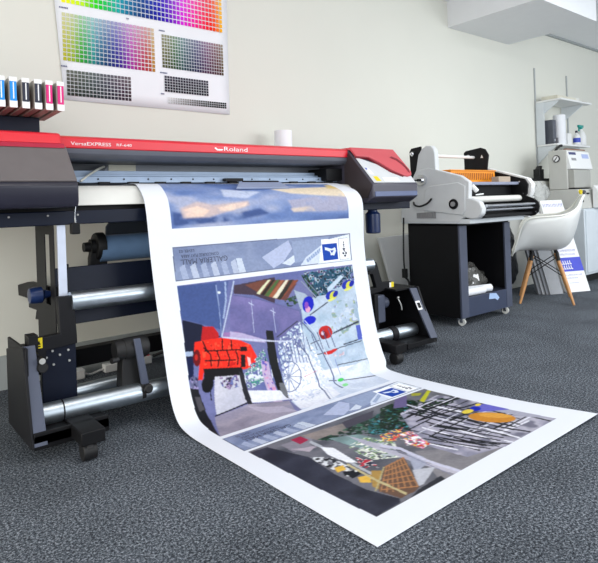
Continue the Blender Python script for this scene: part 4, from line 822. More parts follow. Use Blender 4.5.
for a in ART:
    m=inside(a[-1])
    if not m.any(): continue
    if a[0]=='p': INK[m]=LC(a[1])
    elif a[0]=='c':
        n=(vnoise(a[2][0],a[2][1])*.6+vnoise(a[2][0]*2.7,a[2][1]*2.7)*.4)[m]; n=np.clip((n-.25)/.5,0,.9999)*(len(a[1])-1)
        cs_=np.array([lin(c) for c in a[1]]); i=n.astype(int); t=(n-i)[:,None]; INK[m]=cs_[i]*(1-t)+cs_[i+1]*t
    elif a[0]=='b':
        q=m.astype(float)
        for _ in range(int(a[3])):
            q=(q+np.roll(q,1,0)+np.roll(q,-1,0)+np.roll(q,1,1)+np.roll(q,-1,1))/5
        w=vnoise(14,40)*.55+vnoise(36,100)*.3+vnoise(90,230)*.15
        al=(q*np.clip((w-.5+a[2]*.5)/.35,0,1))[...,None]; INK=INK*(1-al)+LC(a[1])*al
    elif a[0]=='s':
        k=1/a[3]; w=vnoise(k,k*2.2)[m]; sel=vnoise(k*.8,k*1.76)[m]; cs_=np.array([lin(c) for c in a[1]])
        i=np.clip(((sel-.2)/.6*len(a[1])).astype(int),0,len(a[1])-1); h=w<(.25+.5*a[2])
        cur=INK[m]; cur[h]=cs_[i][h]; INK[m]=cur
clip=np.zeros(UU.shape,bool)
for k_ in PICS: clip|=inside(k_)
INK[~clip]=LC((228,232,240))
sf=INK.copy()
for _ in range(1): sf=(sf*2+np.roll(sf,1,0)+np.roll(sf,-1,0)+np.roll(sf,1,1)+np.roll(sf,-1,1))/6
pick=(((VV>.305)&(VV<.632))|(VV>.700))&clip; INK[pick]=sf[pick]
grain=vnoise(140,330)[...,None]*.16+.92
INK[clip]=np.clip(INK[clip],0,1)**1.22
pic=np.abs(INK-LC((228,232,240))).sum(-1)>.02
INK[pic]=(INK*grain)[pic]
S=thing('printed_poster','long white printed poster hanging from the red printer and curling onto the carpet','poster',(1.6,1.6,0))
ORGS=ORG[S.name]
me=bpy.data.meshes.new('paper_sheet'); vco=(XYZ.reshape(-1,3)-np.array(ORGS))
idx=np.arange(NVR*NU).reshape(NVR,NU); F=np.stack([idx[:-1,:-1],idx[1:,:-1],idx[1:,1:],idx[:-1,1:]],-1).reshape(-1,4)
me.from_pydata(vco.tolist(),[],F.tolist())
ca=me.color_attributes.new('ink','FLOAT_COLOR','POINT'); cc=np.ones((NVR*NU,4),np.float32); cc[:,:3]=INK.reshape(-1,3); ca.data.foreach_set('color',cc.ravel())
me.polygons.foreach_set('use_smooth',[True]*len(me.polygons)); me.materials.append(attr_mat('printed_paper',.5))
so=bpy.data.objects.new('paper_sheet',me); COL.objects.link(so); so.parent=S
sm=so.modifiers.new('thick','SOLIDIFY'); sm.thickness=.0012; sm.offset=-1
def on_sheet(u,v,d):
    f=min(max(v,0),1)*(NVR-1); i=min(int(f),NVR-2); t=f-i
    l=CL[i]*(1-t)+CL[i+1]*t; r=CR[i]*(1-t)+CR[i+1]*t; p=l*(1-u)+r*u
    dv=CL[i+1]-CL[i]; n=np.cross(dv,r-l); n/=np.linalg.norm(n)
    return Vector(p+n*d)
def sheet_text(txt,u_right,v_base,du,dv):   # lettering printed upside down
    tb=B(); vs,fs=text_mesh(txt,1.0); w=max(v.x for v in vs)
    tb.add([on_sheet(u_right-v.x/w*du,v_base+v.y*dv,.0009) for v in vs],fs)
    part('printed_text',tb,mat('print_ink',(52,58,84),.5),S,smoothf=False,recalc=False)
for vb in (.2375,.6375):
    sheet_text('GALLERIA MALL',.298,vb+.0235,.190,.0150)
    sheet_text('CONCOURSE PLAY AREA',.262,vb+.0145,.150,.0090)
    sheet_text('LEVEL 02',.165,vb+.0050,.060,.0080)
# ---------------------------------------------------------------- ink cartridges
def cartridge(x,m):
    t=thing('ink_cartridge','',  'ink cartridge',(x,2.60,1.296),'ink cartridges on the printer')
    y0=2.39
    part('body',B().prism([(y0+.004,1.300),(y0+.004,1.408),(2.42,1.414),(2.69,1.40),(2.69,1.296)],'x',x-.014,x+.015),CARTG,t,.002)
    part('front_label',B().box(x-.010,x+.013,y0-.001,y0+.004,1.322,1.398),m,t,0)
    part('label_stripe',B().box(x+.000,x+.004,y0-.002,y0-.001,1.33,1.395),LABW,t,0)
    part('end_cap',B().box(x-.012,x+.0155,y0,y0+.006,1.296,1.324),LABW,t,.001,'white end cap')
    part('top_cap',B().box(x-.012,x+.0155,y0,y0+.03,1.398,1.416),LABW,t,.001,'white top cap')
    return t
def copy_tree(o):
    c=o.copy(); COL.objects.link(c)
    for ch in o.children:
        d=ch.copy(); COL.objects.link(d); d.parent=c
        for g in ch.children:
            e_=g.copy(); COL.objects.link(e_); e_.parent=d
    return c
xs=[.697,.653,.611,.565,.520,.477]
pr={}
for i,(x,k,lb) in enumerate(zip(xs,'MMKKCC',['magenta ink cartridge at the right end of the row on the printer','magenta ink cartridge, second from the right end of the row','black ink cartridge standing next to the magenta pair','black ink cartridge standing next to the cyan pair','cyan ink cartridge standing next to the black pair','cyan ink cartridge cut off by the left edge of the view'])):
    m={'M':MAG,'K':INKB,'C':CYAN}[k]
    if k not in pr: o=pr[k]=cartridge(x,m)
    else: o=copy_tree(pr[k]); o.location=(x,2.60,1.296)
    o['label']=lb
# ---------------------------------------------------------------- colour chart on the wall
CH=thing('colour_chart','large white sheet of printed colour patches pinned to the wall above the printer','chart',(1.44,3.145,1.48))
cq=[(.872,2.48),(1.995,2.48),(1.983,1.484),(.938,1.489)]
ch=B(); n=14
for i in range(n+1):
    for j in range(n+1):
        a,b_=i/n,j/n
        x=(cq[0][0]*(1-a)+cq[1][0]*a)*(1-b_)+(cq[3][0]*(1-a)+cq[2][0]*a)*b_; z=(cq[0][1]*(1-a)+cq[1][1]*a)*(1-b_)+(cq[3][1]*(1-a)+cq[2][1]*a)*b_
        ch.v.append((x,3.145-.004*math.sin(a*5+b_*3)**2,z))
for i in range(n):
    for j in range(n): ch.f.append([i*(n+1)+j,(i+1)*(n+1)+j,(i+1)*(n+1)+j+1,i*(n+1)+j+1]); ch.m.append(0)
cp=part('chart_paper',ch,mat('chart_white',(236,238,242),.6,var=.01),CH); mo=cp.modifiers.new('t','SOLIDIFY'); mo.thickness=.0008
import colorsys
def hue(a,b,sat,val):
    h=(.16+a*.80)%1.0 if a<.93 else .10+(a-.93)*.9
    return colorsys.hsv_to_rgb(h,min(1,sat*b),val)
def chart_grid(x0,x1,z0,z1,nx,nz,fn):
    vs=[];fs=[];cl=[]
    for j in range(nz):
        for i in range(nx):
            px=(x1-x0)/nx; pz=(z0-z1)/nz; a=x0+px*(i+.10); b=a+px*.80; t=z0-pz*(j+.10); d=t-pz*.80
            o=len(vs); vs+=[(a,3.1388,t),(b,3.1388,t),(b,3.1388,d),(a,3.1388,d)]; fs.append((o,o+1,o+2,o+3))
            cl.append(lin([255*q for q in fn((i+.5)/nx,(j+.5)/nz)]))
    m=bpy.data.meshes.new('patches'); m.from_pydata([tuple(Vector(v)-ORG[CH.name]) for v in vs],[],fs)
    ca=m.color_attributes.new('ink','FLOAT_COLOR','CORNER'); ca.data.foreach_set('color',[q for c in cl for _ in range(4) for q in (*c,1)])
    m.materials.append(INKM); o=bpy.data.objects.new('patch_block',m); COL.objects.link(o); o.parent=CH
INKM=attr_mat('patch_ink',.6)
HT=[(0,.155),(.12,.21),(.22,.37),(.34,.53),(.46,.60),(.58,.69),(.72,.84),(.84,.94),(.93,1.02),(1,1.13)]
def hh(a):
    for (x0,y0),(x1,y1) in zip(HT,HT[1:]):
        if a<=x1: return (y0+(y1-y0)*(a-x0)/(x1-x0))%1
    return .14
def vivid(a,b):
    h=hh(a)
    return colorsys.hsv_to_rgb(h,min(1,.35+b*.55),.97-.5*b*max(0,1-abs(a-.45)/.35))
def midc(a,b): 
    h=hh(a)
    return colorsys.hsv_to_rgb(h,min(1,.10+.62*b),.84-.14*b-.25*b*max(0,1-abs(a-.45)/.35))
def dull(a,b):
    h=hh(a)
    return colorsys.hsv_to_rgb(h,.16+.26*b,.62-.30*b)
def dark(a,b):
    return colorsys.hsv_to_rgb((.2+a*.75)%1,.30*a*b+.08,.44-.26*b)
chart_grid(.935,1.950,2.42,2.015,40,14,vivid)
chart_grid(.935,1.470,1.965,1.70,24,11,lambda a,b: midc(a,.15+b*.95))
chart_grid(1.515,1.948,1.940,1.735,24,10,dull)
chart_grid(.950,1.315,1.655,1.512,18,7,dark)
chart_grid(1.525,1.830,1.690,1.590,17,6,lambda a,b: (.26-.14*b,.24-.12*b,.30-.14*b))
chart_grid(1.545,1.960,1.560,1.520,26,3,lambda a,b: (max(.06,.92-.9*a-.12*b),)*3)
tl=B()
for x,z,w in ((.925,1.985,.05),(.925,1.667,.035),(1.50,1.955,.04),(1.50,1.700,.05),(1.50,1.572,.03),(1.30,1.99,.02)):
    for k in range(int(w/.008)): tl.box(x+.008*k,x+.008*k+.005,3.1384,3.1390,z,z+.008)
part('row_marks',tl,LABK,CH)
# ---------------------------------------------------------------- behind the printer
single('paper_tube',B().lathe((2.30,2.985,0),[(.058,0),(.060,.004),(.060,1.372),(.058,1.376),(.038,1.376),(.036,1.36)],n=32),PAPER,'tall white paper roll standing on end behind the printer','paper roll',(2.30,2.985,0))
single('leaning_panel',B().slab([(3.41,2.98,.004),(3.80,2.98,.004),(3.80,3.06,.60),(3.286,3.06,.589)],(0,.03,0)),mat('board_pale',(240,242,242),.6,var=.02),'pale board leaning on the wall between printer and laminator','board',(3.4,2.95,0),bevel=.002)
pw=thing('power_strip','white power strip on the carpet along the skirting board','power strip',(1.17,3.06,0))
part('housing',B().box(1.07,1.34,3.04,3.09,.0,.042),WHITE,pw,.004)
ss=B()
for k in range(4): ss.cyl((1.11+.06*k,3.065,.042),(1.11+.06*k,3.065,.0435),.017,n=16)
part('socket',ss,LGREY,pw)
part('switch',B().box(1.315,1.332,3.055,3.075,.042,.047),RED,pw,.001)
part('lead',B().tube([(1.07,3.065,.02),(1.03,3.06,.012),(.99,3.05,.010),(.96,3.05,.02)],.006),WHITE,pw)
ad=thing('power_adapter','small white plug adapter on the carpet beside the power strip','adapter',(.93,3.05,0))
part('case',B().box(.88,.96,3.02,3.08,0,.05),WHITE,ad,.006); part('lead',B().tube([(.88,3.05,.02),(.82,3.06,.006),(.74,3.07,.006),(.62,3.09,.006)],.005),WHITE,ad)
single('black_cable',B().tube([(1.36,3.07,.03),(1.42,3.03,.055),(1.48,3.04,.05),(1.55,3.05,.03),(1.47,3.02,.02),(1.40,3.0,.008),(1.55,2.98,.006),(1.8,3.0,.006)],.008),RUB,'loose black cable looping off the power strip','cable',(1.5,3.02,0))
hc=thing('hanging_cable','thin black power cable hanging down behind the laminator cart','cable',(3.21,2.74,0))
part('cord',B().tube([(3.235,2.76,.75),(3.225,2.76,.60),(3.215,2.755,.45),(3.214,2.75,.36)],.006),RUB,hc)
part('plug',B().box(3.198,3.232,2.735,2.765,.305,.372).tube([(3.215,2.75,.31),(3.24,2.74,.28),(3.22,2.72,.24),(3.16,2.72,.15),(3.14,2.70,.02),(3.10,2.6,.01)],.008),RUB,hc,.003)
# ---------------------------------------------------------------- laminator
LM=thing('roll_laminator','pale grey roll laminator with black end plates standing on the dark cart','laminator',(3.6,2.5,.706))
part('side_plate',B().prism([(2.80,.715),(2.795,.80),(2.765,.87),(2.665,1.06),(2.64,1.098),(2.53,1.108),(2.264,1.034),(2.197,.99),(2.203,.90),(2.216,.76),(2.262,.742),(2.285,.715)],'x',3.25,3.292),LGREY,LM,.006)
part('plate_boss',B().prism([(2.58,.80),(2.56,.95),(2.52,.975),(2.28,.99),(2.222,.965),(2.228,.80),(2.25,.765)],'x',3.240,3.25),LGREY,LM,.005)
part('base_tray',B().box(3.252,3.95,2.20,2.80,.706,.738),PALE,LM,.004)
part('front_arm',B().prism([(2.25,.890),(2.16,.872),(2.122,.852),(2.102,.81),(2.108,.770),(2.14,.742),(2.185,.736),(2.25,.752)],'x',3.248,3.300),LGREY,LM,.010,seg=3)
part('roll_ear',B().prism([(2.645,1.09),(2.618,1.205),(2.585,1.248),(2.545,1.267),(2.505,1.263),(2.480,1.238),(2.472,1.2),(2.469,1.085)],'x',3.252,3.30),LGREY,LM,.006)
part('rear_ear',B().prism([(2.70,1.03),(2.708,1.235),(2.69,1.26),(2.60,1.268),(2.59,1.03)],'x',3.262,3.275),BLACK,LM,.003)
part('ear_bolt',B().cyl((3.262,2.665,1.217),(3.24,2.665,1.217),.016,n=16).cyl((3.24,2.665,1.217),(3.225,2.665,1.217),.009,n=12),CHROME,LM)
part('roll_bar',B().cyl((3.30,2.62,1.205),(3.955,2.62,1.205),.012,n=18),WHITE,LM)
part('tension_hub',B().cyl((3.25,2.583,1.021),(3.226,2.583,1.021),.040,n=28).cyl((3.226,2.583,1.021),(3.212,2.583,1.021),.020,n=20),CHROME,LM)
part('hub_pin',B().cyl((3.212,2.583,1.021),(3.195,2.583,1.021),.009,n=12).box(3.198,3.205,2.59,2.63,1.016,1.026),DARK,LM)
part('pressure_dial',B().lathe((3.240,2.315,.842),[(.034,0),(.036,-.006),(.034,-.012),(.026,-.012),(.024,-.006)],'x',28),DARK,LM)
part('dial_knob',B().cyl((3.236,2.315,.842),(3.222,2.315,.842),.017,n=20),GREY,LM)
part('grab_handle',B().tube([(3.24,2.665,.862),(3.222,2.64,.842),(3.215,2.59,.832),(3.22,2.53,.850),(3.24,2.50,.886)],.007),RUB,LM)
rb=B()
for k in range(12): rb.box(3.243,3.25,2.475+.0145*k,2.484+.0145*k,.745,.79-.0005*k)
part('vent_rib',rb,GREY,LM)
part('end_plate',B().prism([(2.70,.74),(2.70,1.102),(2.513,1.098),(2.426,1.076),(2.261,1.027),(2.193,1.010),(2.167,.969),(2.175,.90),(2.19,.885),(2.121,.858),(2.094,.836),(2.084,.805),(2.095,.762),(2.12,.738),(2.152,.73),(2.21,.74)],'x',3.95,3.968),BLACK,LM,.002)
part('end_cover',B().prism([(2.72,.72),(2.72,1.11),(2.50,1.112),(2.26,1.042),(2.175,1.015),(2.142,.97),(2.15,.90),(2.18,.86),(2.18,.72)],'x',3.970,4.02),WHITE,LM,.006)
for y,z in ((2.20,.90),(2.12,.872),(2.105,.765),(2.19,.755),(2.23,.99)): part('plate_bolt',B().cyl((3.95,y,z),(3.944,y,z),.006,n=10),CHROME,LM)
part('roll_ear',B().prism([(2.709,1.09),(2.711,1.25),(2.69,1.264),(2.555,1.279),(2.515,1.264),(2.486,1.215),(2.505,1.09)],'x',3.95,3.966),DARK,LM,.003,'black ear at the far end')
part('ear_mark',B().slab([(3.949,2.556,1.196),(3.949,2.532,1.196),(3.949,2.544,1.222)],(.0005,0,0)).cyl((3.95,2.665,1.218),(3.935,2.665,1.218),.012,n=14),WHITE,LM)
part('top_deck',B().box(3.292,3.95,2.235,2.70,.968,.990),mat('deck_grey',(140,146,166),.4),LM,.004)
part('hood',B().box(3.292,3.95,2.30,2.68,.80,.967).box(3.292,3.95,2.24,2.60,.739,.80),BLACK,LM,.003)
part('feed_roller',B().cyl((3.31,2.235,.868),(3.945,2.235,.868),.023,n=24),OFFW,LM,0,'pale rubber feed roller')
part('guide_bar',B().cyl((3.31,2.112,.822),(3.95,2.112,.822),.011,n=18).cyl((3.31,2.118,.795),(3.95,2.118,.795),.010,n=18),CHROME,LM)
part('feed_tray',B().box(3.315,3.948,2.13,2.26,.745,.765),BLACK,LM,.003)
part('handwheel',B().cyl((3.30,2.21,.965),(3.33,2.19,.925),.016,n=16),WHITE,LM)
part('lever',B().cyl((3.36,2.22,.90),(3.42,2.20,.905),.005,n=10),WHITE,LM)
# orange slotted tray and small carton on the laminator
OT=thing('slotted_tray','orange slotted plastic tray lying on top of the laminator','plastic tray',(3.65,2.48,.990))
part('shell',B().box(3.36,3.925,2.42,2.43,.991,1.085).box(3.36,3.925,2.55,2.56,.991,1.085).box(3.36,3.37,2.42,2.56,.991,1.085).box(3.915,3.925,2.42,2.56,.991,1.085).box(3.36,3.925,2.42,2.56,.991,.998).box(3.352,3.933,2.412,2.568,1.080,1.088),ORANGE,OT,.002)
sl_=B()
for k in range(22): sl_.box(3.385+.024*k,3.396+.024*k,2.418,2.4205,1.015,1.065)
part('slot',sl_,ORD,OT)
single('small_carton',B().box(3.75,3.91,2.28,2.34,.991,1.032),BEIGE,'small brown carton lying at the right end of the laminator top','carton',(3.83,2.31,.991),bevel=.002)
# ---------------------------------------------------------------- cart
CT=thing('laminator_cart','dark open fronted metal cart on casters under the laminator','cart',(3.59,2.5,0))
part('side_panel',B().box(3.25,3.264,2.300,2.735,.055,.704),BLACK,CT,.002)
part('side_panel',B().box(3.876,3.890,2.300,2.735,.055,.704),DARK,CT,.002)
part('back_panel',B().box(3.264,3.876,2.72,2.735,.055,.704),BLACK,CT)
part('top_panel',B().box(3.25,3.890,2.300,2.735,.690,.7055),DARK,CT,.001)
for x0,x1 in ((3.252,3.335),(3.815,3.890)): part('front_post',B().box(x0,x1,2.286,2.301,.055,.690),SLATE,CT,.002)
part('front_apron',B().box(3.335,3.815,2.288,2.300,.055,.192),mat('apron_slate',(58,66,88),.4),CT,.002)
part('shelf',B().box(3.264,3.878,2.30,2.72,.175,.190),mat('shelf_dark',(44,48,60),.5),CT,.001)
for x,y in ((3.295,2.335),(3.845,2.335),(3.295,2.69),(3.845,2.69)):
    c=part('caster',B().cyl((x-.012,y-.02,.024),(x+.012,y-.012,.024),.024,n=20),OFFW,CT)
    part('caster_fork',B().box(x-.017,x-.013,y-.03,y+.01,.02,.05).box(x+.013,x+.017,y-.03,y+.01,.02,.05).box(x-.02,x+.02,y-.03,y+.02,.048,.056),CHROME,c,.001)
def crumple(c,r,seed,amp,n=28,flat=None,top=1.):
    b=B(); b.ball((0,0,0),1.0,n); rr=random.Random(seed); W=[(Vector((rr.uniform(-1,1),rr.uniform(-1,1),rr.uniform(-1,1)))*rr.uniform(2,7),rr.uniform(0,6)) for _ in range(12)]
    o=[]
    for v in b.v:
        p=Vector(v); d=1+amp*sum(abs(math.sin(w.dot(p)+f))-.6 for w,f in W)/4; p=p*d
        q=[c[i]+r[i]*p[i] for i in range(3)]
        if flat is not None: q[2]=max(q[2],flat)
        o.append(tuple(q))
    b.v=o; return b
bag=crumple((3.575,2.50,.262),(.215,.10,.125),9,.34,40,.1915)
BG=thing('foil_bag','crumpled translucent plastic bag lying on the cart shelf','bag',(3.58,2.50,.191))
part('film',bag,GBAG,BG,sharp=.5)
part('paper_slip',B().slab([(3.55,2.398,.25),(3.63,2.394,.265),(3.64,2.41,.325),(3.58,2.41,.315)],(0,.002,0)),LABW,BG)
FR=thing('film_roll','pair of short white film rolls lying on the front edge of the cart shelf','film roll',(3.45,2.33,.191))
part('roll',B().cyl((3.275,2.33,.219),(3.555,2.315,.219),.028,n=24),PAPER,FR)
part('roll',B().cyl((3.42,2.385,.219),(3.66,2.325,.219),.027,n=24),PAPER,FR)
for p_ in ((3.555,2.315,.219),(3.66,2.325,.219)):
    part('core_ring',B().cyl(p_,(p_[0]+.005,p_[1]-.0005,p_[2]),.024,n=20),RUB,FR); part('core',B().cyl((p_[0]+.004,p_[1],p_[2]),(p_[0]+.007,p_[1]-.0005,p_[2]),.014,n=16),GREY,FR)
single('paper_tag',B().slab([(3.59,2.2875,.188),(3.675,2.2875,.180),(3.715,2.2875,.142),(3.69,2.2875,.126),(3.66,2.2875,.142),(3.58,2.2875,.148)],(0,-.0012,0)),mat('tag_blue',(170,196,232),.5),'pale blue paper tag stuck on the front of the cart below the shelf','tag',(3.64,2.287,.17))
# ---------------------------------------------------------------- armchair
CC=Vector((4.548,2.371,0)); Fd=Vector((-.492,.871,0)); Nd=Vector((.871,.492,0))
def cw(s,l,z): return CC+Fd*s+Nd*l+Vector((0,0,z))
AC=thing('armchair','white moulded plastic armchair on four wooden dowel legs','chair',tuple(CC))
CP=[(.245,.400),(.21,.425),(.14,.428),(.04,.424),(-.06,.424),(-.14,.440),(-.20,.490),(-.245,.60),(-.275,.73),(-.298,.835),(-.305,.868)]
EP=[(.250,.398,.235),(.232,.44,.265),(.205,.52,.285),(.170,.63,.298),(.125,.688,.305),(.045,.706,.305),(-.06,.712,.300),(-.15,.722,.285),(-.235,.765,.245),(-.285,.845,.165),(-.303,.870,.130)]
def cat(P,t):
    f=t*(len(P)-1); i=min(int(f),len(P)-2); u=f-i
    a=P[max(i-1,0)];b=P[i];c=P[i+1];d=P[min(i+2,len(P)-1)]
    return [.5*(2*b[k]+(c[k]-a[k])*u+(2*a[k]-5*b[k]+4*c[k]-d[k])*u*u+(3*b[k]-a[k]-3*c[k]+d[k])*u**3) for k in range(len(b))]
sh=B(); nt_,nw=44,33
for i in range(nt_):
    t=i/(nt_-1); c=cat(CP,t); e_=cat(EP,t)
    for j in range(nw):
        w=-1+2*j/(nw-1); th=abs(w)*PI/2; k=1-math.cos(th)**.8 if abs(w)<1 else 1; q=math.sin(th)**.9 if w else 0
        sh.v.append(cw(c[0]+(e_[0]-c[0])*k,math.copysign(e_[2]*q,w),c[1]+(e_[1]-c[1])*k))
for i in range(nt_-1):
    for j in range(nw-1): sh.f.append([i*nw+j,(i+1)*nw+j,(i+1)*nw+j+1,i*nw+j+1]); sh.m.append(0)
so_=part('seat_shell',sh,SHELL,AC,sharp=3)
mo=so_.modifiers.new('t','SOLIDIFY'); mo.thickness=.007; mo.offset=0
rim=[]
for j in range(nw): rim.append(sh.v[j])
for i in range(1,nt_): rim.append(sh.v[i*nw+nw-1])
for j in range(nw-2,-1,-1): rim.append(sh.v[(nt_-1)*nw+j])
for i in range(nt_-2,0,-1): rim.append(sh.v[i*nw])
rim.append(rim[0])
part('rim',B().rings([(p,.0085) for p in rim],8),mat('shell_rim',(240,240,232),.4,var=.01),so_)
for s_ in (1,-1):
    for l_ in (-1,1):
        a=cw(.092*s_,.125*l_,.385); b_=cw(.2*s_,.2*l_,0)
        lg=part('leg',B().rings([(b_,.009),(a*.3+b_*.7,.0135),(a*.75+b_*.25,.0155),(a,.013)],16),WOOD,AC)
        part('leg_bracket',B().rings([(a*.9+b_*.1,.0165),(a+Vector((0,0,.03)),.012)],12),RUB,lg)
def lp(s_,l_,t): return cw(.092*s_,.125*l_,.385)*(1-t)+cw(.2*s_,.2*l_,0)*t
wr=B()
for A_,B_ in (((1,-1),(-1,-1)),((1,1),(-1,1)),((1,-1),(1,1)),((-1,-1),(-1,1))):
    wr.cyl(lp(*A_,.02),lp(*B_,.44),.004,n=8); wr.cyl(lp(*B_,.02),lp(*A_,.44),.004,n=8)
part('wire_brace',wr,RUB,AC)
for q_ in (.1,-.1): part('mount',B().rings([(cw(q_,-.13,.408),.008),(cw(q_,.13,.408),.008)],8),RUB,AC)
# ---------------------------------------------------------------- boards leaning behind the chair
n_=Vector((.41,.91,0)); e_d=Vector((.91,-.414,0)); Zv=Vector((0,0,1))
def lean(p0,w,thk,h,slope=.40,zoff=.002):
    p=Vector((p0[0],p0[1],zoff)); up=n_*slope*h+Zv*h
    b=B(); b.slab([p,p+e_d*w,p+e_d*w+up,p+up],n_*thk); return b
def on_board(p0,a,z,d,slope=.40):
    return Vector((p0[0],p0[1],.002))+e_d*a+n_*slope*z+Zv*z-n_*d
SB=thing('printed_sign','white printed sign board with a blue panel leaning behind the armchair','sign',(5.11,2.36,0))
p0=(5.0,2.40)
part('board',lean(p0,.245,.035,.83),WHITE,SB,.002)
def patch(a0,a1,z0,z1,d=.0008): 
    return B().slab([on_board(p0,a0,z0,d),on_board(p0,a1,z0,d),on_board(p0,a1,z1,d),on_board(p0,a0,z1,d)],n_*.0006)
part('blue_panel',patch(.0,.245,.178,.30),mat('sign_blue',(58,70,196),.5),SB,0,'blue panel')
bb=B()
for r_ in range(2):
    for k in range(5):
        a=.02+.024*k; z=.197+.042*r_
        bb.slab([on_board(p0,a,z,.0016),on_board(p0,a+.008,z,.0016),on_board(p0,a+.008,z+.034,.0016),on_board(p0,a,z+.034,.0016)],n_*.0004)
        bb.slab([on_board(p0,a,z,.0016),on_board(p0,a+.018,z,.0016),on_board(p0,a+.018,z+.010,.0016),on_board(p0,a,z+.010,.0016)],n_*.0004)
part('panel_lettering',bb,LABW,SB)
bt=B(); rr=random.Random(2)
for z0_,z1_,a0,a1,st in ((.765,.795,.02,.23,.017),(.35,.37,.03,.22,.012),(.318,.336,.03,.2,.012),(.14,.152,.02,.21,.013),(.115,.125,.02,.16,.013),(.075,.082,.06,.16,.01)):
    a=a0
    while a<a1:
        w=st*.62; bt.slab([on_board(p0,a,z0_,.0008),on_board(p0,a+w*.45,z0_,.0008),on_board(p0,a+w*.45,z1_,.0008),on_board(p0,a,z1_,.0008)],n_*.0005)
        if rr.random()<.6: bt.slab([on_board(p0,a,z1_-.3*(z1_-z0_),.0008),on_board(p0,a+w,z1_-.3*(z1_-z0_),.0008),on_board(p0,a+w,z1_,.0008),on_board(p0,a,z1_,.0008)],n_*.0005)
        a+=st
part('sign_lettering',bt,mat('sign_ink',(140,140,196),.6),SB)
single('blank_board',lean((4.965,2.485),.20,.03,.80),WHITE,'blank white board leaning directly behind the blue panelled sign','board',(5.05,2.46,0),bevel=.002)
for k in range(4):
    o=Vector((4.812,2.462,0))+Vector((-.018,.026,0))*k
    single('grey_board',lean((o.x,o.y),.135,.029,.52-.02*(k%2)),mat('board_grey_%d'%(k%2),((150,152,156),(118,120,126))[k%2],.7),'','board',(o.x,o.y,0),'grey boards leaning under the armchair',bevel=.0015)['label']=['front one of the grey boards leaning under the armchair','grey board second from the front of the leaning stack','grey board third from the front of the leaning stack','rearmost grey board of the leaning stack, nearest the black sack'][k]
# sacks
single('black_sack',crumple((4.66,2.87,.33),(.16,.14,.33),11,.30,36,.002),BBAG,'black plastic sack standing on the carpet right of the laminator cart','sack',(4.66,2.87,0),sharp=.5)
single('plastic_sack',crumple((5.30,2.79,.90),(.17,.05,.10),21,.4,36),CBAG,'clear crumpled plastic sack draped over the leaning boards','sack',(5.30,2.79,.90),sharp=.5)
# ---------------------------------------------------------------- grey side cabinet
GC=thing('side_cabinet','grey cabinet with a thin black top against the back wall','cabinet',(5.2,2.98,0))
part('carcass',B().box(4.90,5.90,2.89,3.12,.0,1.03),MGREY,GC,.004)
part('top',B().box(4.89,5.91,2.885,3.125,1.03,1.056),BLACK,GC,.002)
single('black_charger',B().box(5.59,5.68,2.93,3.0,1.057,1.155).prism([(5.61,1.155),(5.66,1.155),(5.67,1.19),(5.64,1.19)],'y',2.94,2.99),RUB,'small black charger standing on the grey cabinet','charger',(5.635,2.965,1.057),bevel=.004)
# ---------------------------------------------------------------- machine on the right
MA=thing('mounting_press','tall grey and white office machine with a dial, beside the wall shelves','machine',(5.95,2.7,0))
part('plinth',B().box(5.66,6.5,2.58,2.84,0,.085),RUB,MA)
part('base_cabinet',B().box(5.6,6.55,2.5,2.88,.085,.735),mat('cabinet_pale',(206,214,220),.45,var=.02),MA,.006)
part('cabinet_door',B().box(5.625,6.53,2.492,2.50,.11,.715),mat('door_pale',(214,222,228),.4,var=.02),MA,.003)
part('body',B().prism([(2.52,.737),(2.55,.93),(2.88,.93),(2.88,.737)],'x',5.6,6.3),MGREY,MA,.005)
part('head',B().box(5.6,6.09,2.65,2.84,.932,1.33),MGREY,MA,.008)
part('control_panel',B().prism([(2.652,1.325),(2.612,1.14),(2.622,1.132),(2.66,1.135),(2.66,1.325)],'x',5.606,6.085),WHITE,MA,.003,'white control panel')
def fp(x0,x1,t0,t1): # on the sloping panel
    f=lambda t:(2.6515-.04*t,1.325-.185*t)
    return B().slab([(x0,f(t0)[0]-.0012,f(t0)[1]),(x1,f(t0)[0]-.0012,f(t0)[1]),(x1,f(t1)[0]-.0012,f(t1)[1]),(x0,f(t1)[0]-.0012,f(t1)[1])],(0,.001,0))
lbp=fp(5.63,5.78,.10,.24); lbp.v+=[]; 
part('panel_label',lbp,LABK,MA); part('panel_badge',fp(5.66,5.76,.42,.56),GREY,MA); part('display',fp(5.90,6.05,.18,.42),mat('display_blue',(170,184,226),.3),MA)
part('hatch',B().box(5.62,5.98,2.59,2.65,.945,1.125),mat('hatch_grey',(172,172,166),.5,var=.02),MA,.006)
part('hatch_slot',B().box(5.615,5.99,2.588,2.65,.934,.943),DARK,MA)
part('gauge',B().lathe((5.6,2.755,1.245),[(.036,0),(.037,-.006),(.033,-.010)],'x',28),DARK,MA)
part('gauge_face',B().cyl((5.591,2.755,1.245),(5.588,2.755,1.245),.028,n=26),LABW,MA)
part('gauge_needle',B().slab([(5.5875,2.775,1.228),(5.5875,2.767,1.222),(5.5875,2.737,1.262),(5.5875,2.742,1.266)],(-.001,0,0)),BLACK,MA)
part('knob',B().cyl((5.625,2.56,.903),(5.625,2.53,.90),.024,n=20),YEL,MA,0,'yellow knob')
part('dark_knob',B().cyl((5.70,2.56,.90),(5.70,2.53,.895),.022,n=20),DGREY,MA)
part('switch',B().box(5.76,5.80,2.530,2.55,.878,.893),BLACK,MA)
part('switch',B().box(5.63,5.66,2.525,2.545,.80,.82),BLACK,MA)
dv=thing('desktop_printer','white desktop device with a dark badge beside the grey machine','device',(6.25,2.55,.737))
part('case',B().prism([(2.44,.738),(2.44,.90),(2.50,.965),(2.515,.965),(2.515,.738)],'x',5.83,6.55),WHITE,dv,.006)
